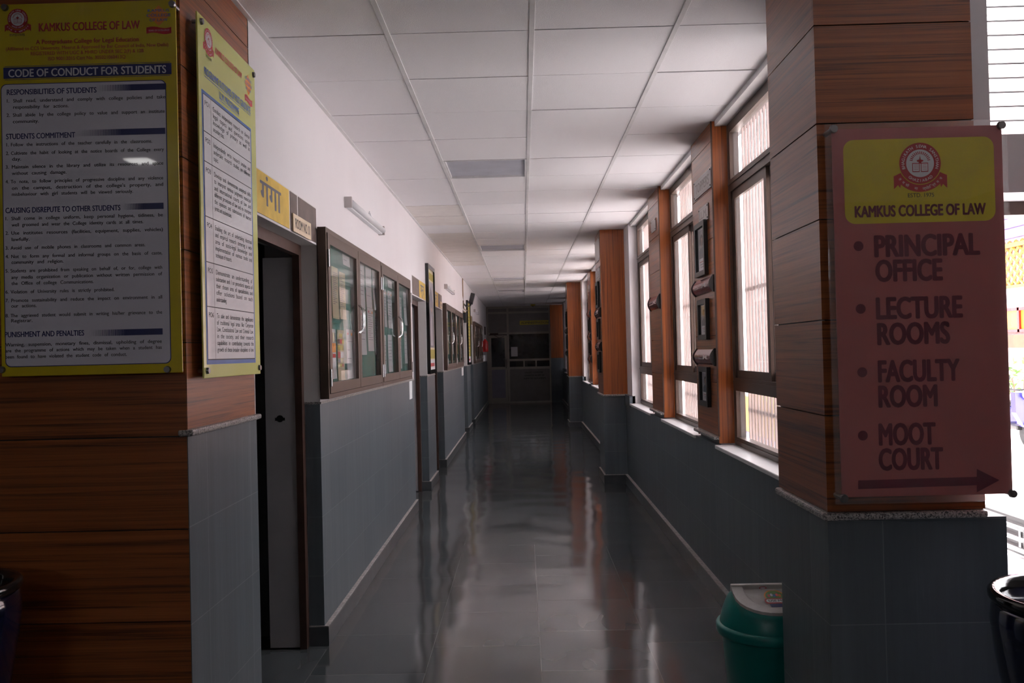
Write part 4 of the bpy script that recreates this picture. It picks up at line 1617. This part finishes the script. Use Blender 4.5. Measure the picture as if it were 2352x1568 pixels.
def plaque(x, ya, yb, z0, z1, label):
    """bowed maroon strip between two black end cheeks, like an opened scroll"""
    B = thing('wall_plaque', label, 'plaque', (x, (ya + yb) / 2, z0), 'bowed maroon plaques on the right side')
    n = 10
    bm = new()
    h = z1 - z0
    pts = [(x - .008 - .022 * math.sin(math.pi * i / n), z0 + h * i / n) for i in range(n + 1)]
    va = [bm.verts.new((p, ya + .012, q)) for p, q in pts]
    vb = [bm.verts.new((p, yb - .012, q)) for p, q in pts]
    for i in range(n):
        bm.faces.new((va[i], va[i + 1], vb[i + 1], vb[i]))
    ba = [bm.verts.new((x, ya + .012, z0)), bm.verts.new((x, ya + .012, z1))]
    bb_ = [bm.verts.new((x, yb - .012, z0)), bm.verts.new((x, yb - .012, z1))]
    bm.faces.new((ba[0], va[0], vb[0], bb_[0]))
    bm.faces.new((ba[1], bb_[1], vb[-1], va[-1]))
    bmesh.ops.recalc_face_normals(bm, faces=bm.faces[:])
    obj('bowed_face', bm, 'plaque', B, False)
    for yy in (ya, yb - .012):
        bm = new()
        c0 = []
        for q in (yy, yy + .012):
            ring = [bm.verts.new((x, q, z0 - .006))] + [bm.verts.new((x - .010 - .025 * math.sin(math.pi * i / n), q, z0 - .006 + (h + .012) * i / n)) for i in range(n + 1)] + [bm.verts.new((x, q, z1 + .006))]
            c0.append(ring)
        bm.faces.new(c0[0][::-1])
        bm.faces.new(c0[1])
        for i in range(len(c0[0])):
            j = (i + 1) % len(c0[0])
            bm.faces.new((c0[0][i], c0[0][j], c0[1][j], c0[1][i]))
        bmesh.ops.recalc_face_normals(bm, faces=bm.faces[:])
        obj('end_cheek', bm, 'black', B)
    # lettering follows the bow
    bm = new()
    for t, zb_, hh, m_ in (('LL.M.', z0 + h * .36, h * .3, 0),):
        g = text_geo(t, 1, .02)
        k = (yb - ya) * .74 / (g[3] - g[2])
        vs = []
        for px_, py_ in g[0]:
            z = zb_ + py_ / .73 * hh
            xx = x - .0095 - .022 * math.sin(math.pi * min(1, max(0, (z - z0) / h)))
            vs.append(bm.verts.new((xx, yb - (yb - ya) * .13 - (px_ - g[2]) * k, z)))
        for f in g[1]:
            try:
                bm.faces.new([vs[i] for i in f])
            except ValueError:
                pass
    obj('lettering', bm, 'silver', B)


xs = 1.139
plate(xs, 5.135, 5.63, 2.43, 2.548, 'TOPPERS', 'silver plate lettered TOPPERS, top of the nearest wooden pier')
plate(xs, 5.235, 5.505, 2.255, 2.352, 'LL.M.', 'smaller silver plate lettered LL.M. under the TOPPERS plate')
portrait(xs, 5.285, 5.58, 1.925, 2.26, 'black framed portrait, topmost of three on the nearest pier')
plaque(xs, 5.13, 5.67, 1.815, 1.905, 'bowed maroon plaque, upper of two on the nearest pier')
portrait(xs, 5.29, 5.55, 1.528, 1.78, 'black framed portrait, middle of three on the nearest pier')
plaque(xs, 5.15, 5.68, 1.375, 1.468, 'bowed maroon plaque, lower of two on the nearest pier')
portrait(xs, 5.305, 5.56, 1.115, 1.36, 'black framed portrait, lowest of three on the nearest pier')
plate(xs, 7.27, 7.52, 2.475, 2.578, '', 'small silver plate high on the second pier')
plaque(xs, 7.14, 7.66, 1.815, 1.925, 'bowed maroon plaque alone on the second pier')
x2 = .879
plate(x2, 9.66, 10.22, 2.49, 2.74, '', 'large silver plate at the top of the second pillar side')
plate(x2, 9.66, 10.22, 2.265, 2.41, 'LL.B.', 'silver plate second from the top on the second pillar side')
portrait(x2, 9.80, 10.10, 1.965, 2.255, 'black framed portrait, topmost on the second pillar side')
plaque(x2, 9.68, 10.2, 1.855, 1.95, 'bowed maroon plaque, upper on the second pillar side')
portrait(x2, 9.80, 10.06, 1.60, 1.835, 'black framed portrait, middle on the second pillar side')
plaque(x2, 9.68, 10.2, 1.475, 1.565, 'bowed maroon plaque, lower on the second pillar side')
portrait(x2, 9.80, 10.06, 1.225, 1.46, 'black framed portrait, lowest on the second pillar side')
plate(xs, 14.5, 14.8, 2.47, 2.58, '', 'small reddish plate high on the fourth pier')
plaque(xs, 14.4, 14.92, 2.05, 2.15, 'bowed maroon plaque, highest of three on the fourth pier')
plaque(xs, 14.4, 14.92, 1.66, 1.76, 'bowed maroon plaque, middle of three on the fourth pier')
plaque(xs, 14.4, 14.92, 1.28, 1.38, 'bowed maroon plaque, lowest of three on the fourth pier')
portrait(xs, 14.52, 14.80, 1.78, 2.03, 'black framed portrait, upper on the fourth pier')
portrait(xs, 14.52, 14.80, 1.40, 1.64, 'black framed portrait, lower on the fourth pier')
plate(x2, 16.93, 17.45, 2.3, 2.5, '', 'silver plate high on the third pillar side')
portrait(x2, 17.0, 17.3, 1.95, 2.25, 'black framed portrait, upper on the third pillar side')
plaque(x2, 16.93, 17.45, 1.82, 1.92, 'bowed maroon plaque, upper on the third pillar side')
portrait(x2, 17.0, 17.3, 1.52, 1.80, 'black framed portrait, lower on the third pillar side')
plaque(x2, 16.93, 17.45, 1.38, 1.48, 'bowed maroon plaque, lower on the third pillar side')

# ------------------------------------------------------------------ swing bin behind the right pillar
BX, BY = .90, 3.30
B = thing('swing_bin', 'teal plastic swing bin with grey flap lid on the floor behind the right pillar', 'bin', (BX, BY, 0))
bm = new()
lathe(bm, [(.135, .0), (.14, .004), (.172, .395), (.176, .405)], (BX, BY, 0), 48)
obj('body', bm, 'teal', B, True)
bm = new()
lathe(bm, [(.172, .400), (.188, .402), (.193, .410), (.193, .432), (.188, .440), (.172, .441)], (BX, BY, 0), 48)
obj('rim', bm, 'teal', B, True)
bm = new()
NR, NA = 16, 56
R0, H0 = .178, .138
ridge, slope = .560, .62


def lid_z(x, y):
    rr = min(1, math.hypot(x, y) / R0)
    zd = .438 + H0 * 1.25 * (1 - rr ** 3.2) ** .75
    return min(zd, ridge + .012 - slope * abs(y) * (1 - .35 * min(1, abs(y) / R0)))


rings = []
for i in range(NR + 1):
    rr = R0 * math.sin(math.pi / 2 * i / NR)
    rings.append([bm.verts.new((BX + rr * math.cos(2 * math.pi * k_ / NA), BY + rr * math.sin(2 * math.pi * k_ / NA), lid_z(rr * math.cos(2 * math.pi * k_ / NA), rr * math.sin(2 * math.pi * k_ / NA)))) for k_ in range(NA)] if i else [bm.verts.new((BX, BY, lid_z(0, 0)))])
for k_ in range(NA):
    bm.faces.new((rings[0][0], rings[1][k_], rings[1][(k_ + 1) % NA]))
for a, b in zip(rings[1:], rings[2:]):
    for k_ in range(NA):
        bm.faces.new((a[k_], b[k_], b[(k_ + 1) % NA], a[(k_ + 1) % NA]))
obj('lid_dome', bm, 'teal', B, True)


def ushape(w, d, n=14, y_top=-.002):
    """U outline in (x, y) seen from above: straight at the ridge, rounded towards the front"""
    pts = [(-w, y_top)]
    for i in range(n + 1):
        t = math.pi + math.pi * i / n
        pts.append((w * math.cos(t), -d * .25 + d * .75 * math.sin(t)))
    pts.append((w, y_top))
    return pts


def uplate(pts, lift, z_under):
    bm = new()
    top = [bm.verts.new((BX + x, BY + y, lid_z(0, y) + lift)) for x, y in pts]
    bot = [bm.verts.new((BX + x, BY + y, lid_z(0, y) + z_under)) for x, y in pts]
    bm.faces.new(top)
    bm.faces.new(bot[::-1])
    for i in range(len(pts)):
        j = (i + 1) % len(pts)
        bm.faces.new((top[j], top[i], bot[i], bot[j]))
    return bm


def ustrip(outer, inner, lift, lift_in):
    bm = new()
    n = len(outer)
    lid_z = lambda x, y: ridge + .012 - slope * abs(y) * (1 - .35 * min(1, abs(y) / R0))
    to = [bm.verts.new((BX + x, BY + y, lid_z(0, y) + lift)) for x, y in outer]
    ti = [bm.verts.new((BX + x, BY + y, lid_z(0, y) + lift)) for x, y in inner]
    bi = [bm.verts.new((BX + x * .93, BY + y * .93 - .004, lid_z(0, y) + lift_in)) for x, y in inner]
    bo = [bm.verts.new((BX + x, BY + y, lid_z(0, y) + .001)) for x, y in outer]
    for i in range(n - 1):
        bm.faces.new((to[i], to[i + 1], ti[i + 1], ti[i]))
        bm.faces.new((ti[i], ti[i + 1], bi[i + 1], bi[i]))
        bm.faces.new((to[i + 1], to[i], bo[i], bo[i + 1]))
    bm.faces.new(bi)
    return bm


bm = ustrip(ushape(.138, .152), ushape(.098, .118, y_top=-.012), .012, .003)
box(bm, BX - .138, BX + .138, BY - .012, BY + .010, ridge - .002, ridge + .024, bev=.004)
fl = obj('swing_flap', bm, 'binflap', B)
# sticker on the flap
fo = Vector((BX + .012, BY - .07, lid_z(0, -.07) + .0055))
fv = Vector((0, 1, slope * .75)).normalized()
s = Sheet(fo, (1, 0, 0), fv)
s.disc('orange', 0, .022, .038, .001, 30, .034)
s.disc('leaf', 0, .022, .033, .0015, 30, .029)
for i, m_ in enumerate(('crimson', 'paper', 'blue', 'crimson', 'orange')):
    s.disc(m_, -.02 + .01 * i, .024 + .004 * (i % 2), .005, .002, 12, .008)
s.rect('crimson', -.043, -.019, .043, .009, .0022, r=.012)
s.rect('paper', -.037, -.014, .037, .004, .0026, r=.008)
s.text('ink', 'USE ME', -.028, -.010, .0105, .003, .028, off=.03)
s.poly('navy', [(-.030, -.02), (-.026, -.038), (.026, -.038), (.030, -.02)], .0018)
s.emit('sticker', fl)
s = Sheet((BX, BY - .0125, ridge + .011), (1, 0, 0), ZU)
s.disc('crimson', -.02, 0, .014, .0005, 20, .005)
s.disc('paper', -.02, 0, .011, .0008, 20, .003)
s.emit('sticker', fl)


# ------------------------------------------------------------------ pair of glazed pots flanking the passage
def pot(cx, cy_, label):
    B = thing('planter_pot', label, 'pot', (cx, cy_, 0), 'dark blue glazed pots at the corridor entrance')
    bm = new()
    prof = [(.10, 0), (.115, .004), (.118, .03), (.125, .2), (.145, .42), (.172, .60), (.192, .72), (.2, .80), (.196, .835), (.185, .85)]
    lathe(bm, prof, (cx, cy_, 0), 48)
    obj('body', bm, 'navyglaze', B, True)
    bm = new()
    lathe(bm, [(.180, .842), (.196, .846), (.203, .856), (.203, .868), (.196, .876), (.180, .872), (.172, .86), (.168, .84), (.160, .72), (.01, .70)], (cx, cy_, 0), 48)
    obj('rim', bm, 'blackgloss', B, True)


pot(1.315, 2.08, 'glossy dark blue round pot below the pink direction sign at the right edge')
pot(-1.625, 2.38, 'dark round pot before the dark wooden wall at the left edge')

# ------------------------------------------------------------------ outside: yard, facing building, vehicles
bm = bx(1.4, 60, -30, 90, -.5, -.4)
box(bm, -30, 1.4, -30, -3.2, -.5, -.4)
struct('ground', bm, 'ground', 'sunlit pale concrete yard outside the windows', 'ground')
bm = bx(11.5, 12.5, 12, 90, -.4, 9.0)
bf = struct('wall_exterior', bm, 'facade', 'pale pink building across the yard', 'building')
yv = 19.6
bm = new()
for i in range(5):
    box(bm, 11.38, 11.52, yv - 2.0, yv + 3, 3.85 + i * .24, 3.85 + i * .24 + .12)
struct('louvre_band', bm, 'purple', '', '', bf)
bm = bx(11.40, 11.52, yv - 2, yv + 3, 3.64, 3.74)
box(bm, 11.40, 11.52, yv - 2, yv + 3, 2.68, 2.76)
zz = 2.74
while zz < 3.6:
    yy = yv - 2
    k_ = 0
    while yy < yv + 3:
        for s_ in (-1, 1):
            tube(bm, [(11.46, yy, zz + (.0 if s_ > 0 else .26)), (11.46, yy + .26, zz + (.26 if s_ > 0 else .0))], .035, 4)
        yy += .26
    zz += .26
struct('jali_screen', bm, 'jali', '', '', bf)
struct('white_ledge', bx(11.2, 11.5, yv - 2.2, yv + 3.2, 2.42, 2.66), 'plaster', '', '', bf)
bm = bx(11.42, 11.52, yv - 1.2, yv + 1.4, 1.66, 1.73)
box(bm, 11.42, 11.52, yv - 1.2, yv + 1.4, 2.16, 2.23)
for yy in (-1.2, -.3, .5, 1.32):
    box(bm, 11.42, 11.52, yv + yy, yv + yy + .08, 1.66, 2.23)
struct('red_window_frame', bm, 'firered', '', '', bf)
struct('orange_curtain', bx(11.47, 11.51, yv - 1.1, yv + 1.3, 1.73, 2.16), 'orange', '', '', bf)
bm = bx(1.75, 1.95, 19.0, 34, -.4, 9)  # added wall that blocks daylight so the corridor end stays dark
struct('wall_light_blocker', bm, 'outer', 'added wall close outside the farthest windows, cutting their daylight', 'wall')
struct('plinth', bx(11.35, 11.5, yv - 2.5, yv + 6, 1.3, 1.6), 'brick', '', '', bf)

# yellow and blue barrier seen low through the nearest window
B = thing('barrier_block', 'yellow painted barrier with a blue stripe in the yard beyond the nearest window', 'barrier', (3.6, 12.4, -.4))
obj('body', bx(3.3, 3.9, 11.2, 13.4, -.4, .75, bev=.04), 'jali', B)
obj('stripe', bx(3.295, 3.905, 11.195, 13.405, .05, .22), 'scooterblue', B)

# car: white, nose towards the corridor
CX0, CY0, CG = 0.0, 0.0, 0.0
B = thing('car', 'white parked car, its grille and number plate seen past the right wall', 'car', (3.0, 6.07, -.4))
B.rotation_euler = (0, 0, -math.pi / 2)
W[B] = Vector()
bpy.context.view_layer.update()
prof = [(0, .22), (-.02, .45), (.0, .62), (.06, .78), (.25, .92), (.95, 1.02), (1.65, 1.48), (2.6, 1.52), (3.5, 1.42), (3.8, 1.0), (3.85, .5), (3.8, .22)]
bm = new()
secs = []
for j, (w_, sh) in enumerate(((0, .10), (.06, .03), (.14, 0), (.85, 0), (1.56, 0), (1.64, .03), (1.70, .10))):
    secs.append([bm.verts.new((CX0 + w_ + (.14 * max(0, z - 1.0) * (1 if w_ < .85 else -1) if w_ != .85 else 0), CY0 + y + (sh if y < 1 else -sh), CG + z - (sh * .5 if z > .6 else 0))) for y, z in prof])
for a, b in zip(secs, secs[1:]):
    for i in range(len(prof)):
        j = (i + 1) % len(prof)
        bm.faces.new((a[i], a[j], b[j], b[i]))
bm.faces.new(secs[0])
bm.faces.new(secs[-1][::-1])
bmesh.ops.recalc_face_normals(bm, faces=bm.faces[:])
obj('body', bm, 'carwhite', B, True)
bm = new()
f = [(CX0 + .22, CY0 + .98, CG + 1.06), (CX0 + 1.48, CY0 + .98, CG + 1.06), (CX0 + 1.36, CY0 + 1.60, CG + 1.48), (CX0 + .34, CY0 + 1.60, CG + 1.48)]
q = [bm.verts.new(p) for p in f] + [bm.verts.new((p[0], p[1] + .02, p[2] - .02)) for p in f]
for t in ((0, 1, 2, 3), (7, 6, 5, 4), (0, 4, 5, 1), (1, 5, 6, 2), (2, 6, 7, 3), (3, 7, 4, 0)):
    bm.faces.new([q[i] for i in t])
obj('windscreen', bm, 'blackgloss', B)
bm = new()
for k_ in range(3):
    box(bm, CX0 + .10, CX0 + 1.60, CY0 - .045, CY0 - .005, CG + .60 + k_ * .065, CG + .63 + k_ * .065, bev=.008)
g = obj('grille', bm, 'chrome', B)
obj('grille_backing', bx(CX0 + .12, CX0 + 1.58, CY0 - .02, CY0 + .02, CG + .58, CG + .80), 'black', B)
bm = bx(CX0 + .81, CX0 + .835, CY0 - .055, CY0 - .046, CG + .64, CG + .74)
box(bm, CX0 + .865, CX0 + .89, CY0 - .055, CY0 - .046, CG + .64, CG + .74)
box(bm, CX0 + .835, CX0 + .865, CY0 - .055, CY0 - .046, CG + .68, CG + .70)
obj('badge', bm, 'chrome', B)
obj('number_plate', bx(CX0 + .62, CX0 + 1.10, CY0 - .06, CY0 - .045, CG + .46, CG + .57, bev=.003), 'white', B)
s = Sheet((0, CY0 - .06, 0), (1, 0, 0), ZU)
s.text('greyink', 'UP13AA3', CX0 + .635, CG + .484, .066, .001, CX0 + 1.085, off=.02)
s.emit('plate_lettering', B)
for xx in (CX0 + .02, CX0 + 1.42):
    obj('headlight', bx(xx, xx + .26, CY0 - .02, CY0 + .2, CG + .68, CG + .82, bev=.03), 'chrome', B)
for xx in (CX0 - .01, CX0 + 1.53):
    for yy in (.72, 3.05):
        bm = new()
        cyl(bm, (xx, CY0 + yy, CG + .30), (xx + .18, CY0 + yy, CG + .30), .30, seg=28)
        obj('wheel', bm, 'rubber', B)
obj('bumper', bx(CX0 + .02, CX0 + 1.68, CY0 - .05, CY0 + .08, CG + .24, CG + .44, bev=.03), 'carwhite', B)

# scooter
SX, SY, CG = 8.85, 15.35, -.4
B = thing('scooter', 'blue scooter parked in the yard at the right edge of the view', 'scooter', (SX, SY, CG))
for dy in (0, 1.25):
    bm = new()
    cyl(bm, (SX - .05, SY + dy, CG + .24), (SX + .05, SY + dy, CG + .24), .24, seg=24)
    obj('wheel', bm, 'rubber', B)
bm = new()
for z0_, z1_, w0, w1, y0_, y1_ in ((.35, .60, .10, .22, -.02, .02), (.60, .95, .22, .18, .02, .10)):
    v = [bm.verts.new(p) for p in ((SX - w0, SY + y0_, CG + z0_), (SX + w0, SY + y0_, CG + z0_), (SX + w1, SY + y1_, CG + z1_), (SX - w1, SY + y1_, CG + z1_),
                                   (SX - w0, SY + y0_ + .14, CG + z0_), (SX + w0, SY + y0_ + .14, CG + z0_), (SX + w1, SY + y1_ + .14, CG + z1_), (SX - w1, SY + y1_ + .14, CG + z1_))]
    for t in ((0, 1, 2, 3), (7, 6, 5, 4), (0, 4, 5, 1), (1, 5, 6, 2), (2, 6, 7, 3), (3, 7, 4, 0)):
        bm.faces.new([v[i] for i in t])
obj('front_apron', bm, 'scooterblue', B)
bm = bx(SX - .14, SX + .14, SY + .15, SY + .6, CG + .28, CG + .36, bev=.02)
obj('footboard', bm, 'black', B)
obj('rear_body', bx(SX - .17, SX + .17, SY + .58, SY + 1.5, CG + .34, CG + .68, bev=.06), 'scooterblue', B)
obj('seat', bx(SX - .14, SX + .14, SY + .58, SY + 1.4, CG + .68, CG + .78, bev=.03), 'black', B)
bm = new()
tube(bm, [(SX - .34, SY + .16, CG + 1.02), (SX - .15, SY + .10, CG + 1.0), (SX + .15, SY + .10, CG + 1.0), (SX + .34, SY + .16, CG + 1.02)], .018)
obj('handlebar', bm, 'black', B)
bm = new()
lathe(bm, [(.02, -.03), (.09, -.02), (.10, .02), (.06, .05)], (0, 0, 0), 20)
bmesh.ops.transform(bm, matrix=Matrix.Translation((SX, SY + .04, CG + .92)) @ Matrix.Rotation(math.pi / 2, 4, 'X'), verts=bm.verts)
obj('headlamp', bm, 'chrome', B, True)
for sg in (-1, 1):
    bm = new()
    cyl(bm, (SX + sg * .30, SY + .12, CG + 1.22), (SX + sg * .30, SY + .14, CG + 1.22), .06, seg=16)
    tube(bm, [(SX + sg * .22, SY + .12, CG + 1.01), (SX + sg * .30, SY + .13, CG + 1.2)], .007, 6)
    obj('mirror', bm, 'black', B)

# shrub beside the facing building
B = thing('shrub', 'green leafy shrub against the facing building, above the blue scooter', 'plant', (10.3, 18.1, CG))
bm = new()
for i in range(7):
    a = i * .9
    tube(bm, [(10.3, 18.1, CG), (10.3 + .12 * math.cos(a), 18.1 + .12 * math.sin(a), CG + .5), (10.3 + .3 * math.cos(a), 18.1 + .3 * math.sin(a), CG + 1.1)], .012, 5)
obj('stem', bm, 'brick', B)
bm = new()
rn = random.Random(3)
for i in range(260):
    a, rr, z = rn.uniform(0, 6.28), .5 * rn.random() ** .5, rn.uniform(.25, 1.45)
    c = Vector((10.3 + rr * math.cos(a) * (1.2 - .3 * z), 18.1 + rr * math.sin(a) * (1.2 - .3 * z), CG + z))
    d = Vector((rn.uniform(-1, 1), rn.uniform(-1, 1), rn.uniform(-.3, 1))).normalized()
    e = d.cross(Vector((rn.uniform(-1, 1), .3, rn.uniform(-1, 1)))).normalized() * .035
    bm.faces.new([bm.verts.new(p) for p in (c, c + d * .07 + e, c + d * .17, c + d * .07 - e)])
obj('foliage', bm, 'leaf', B)
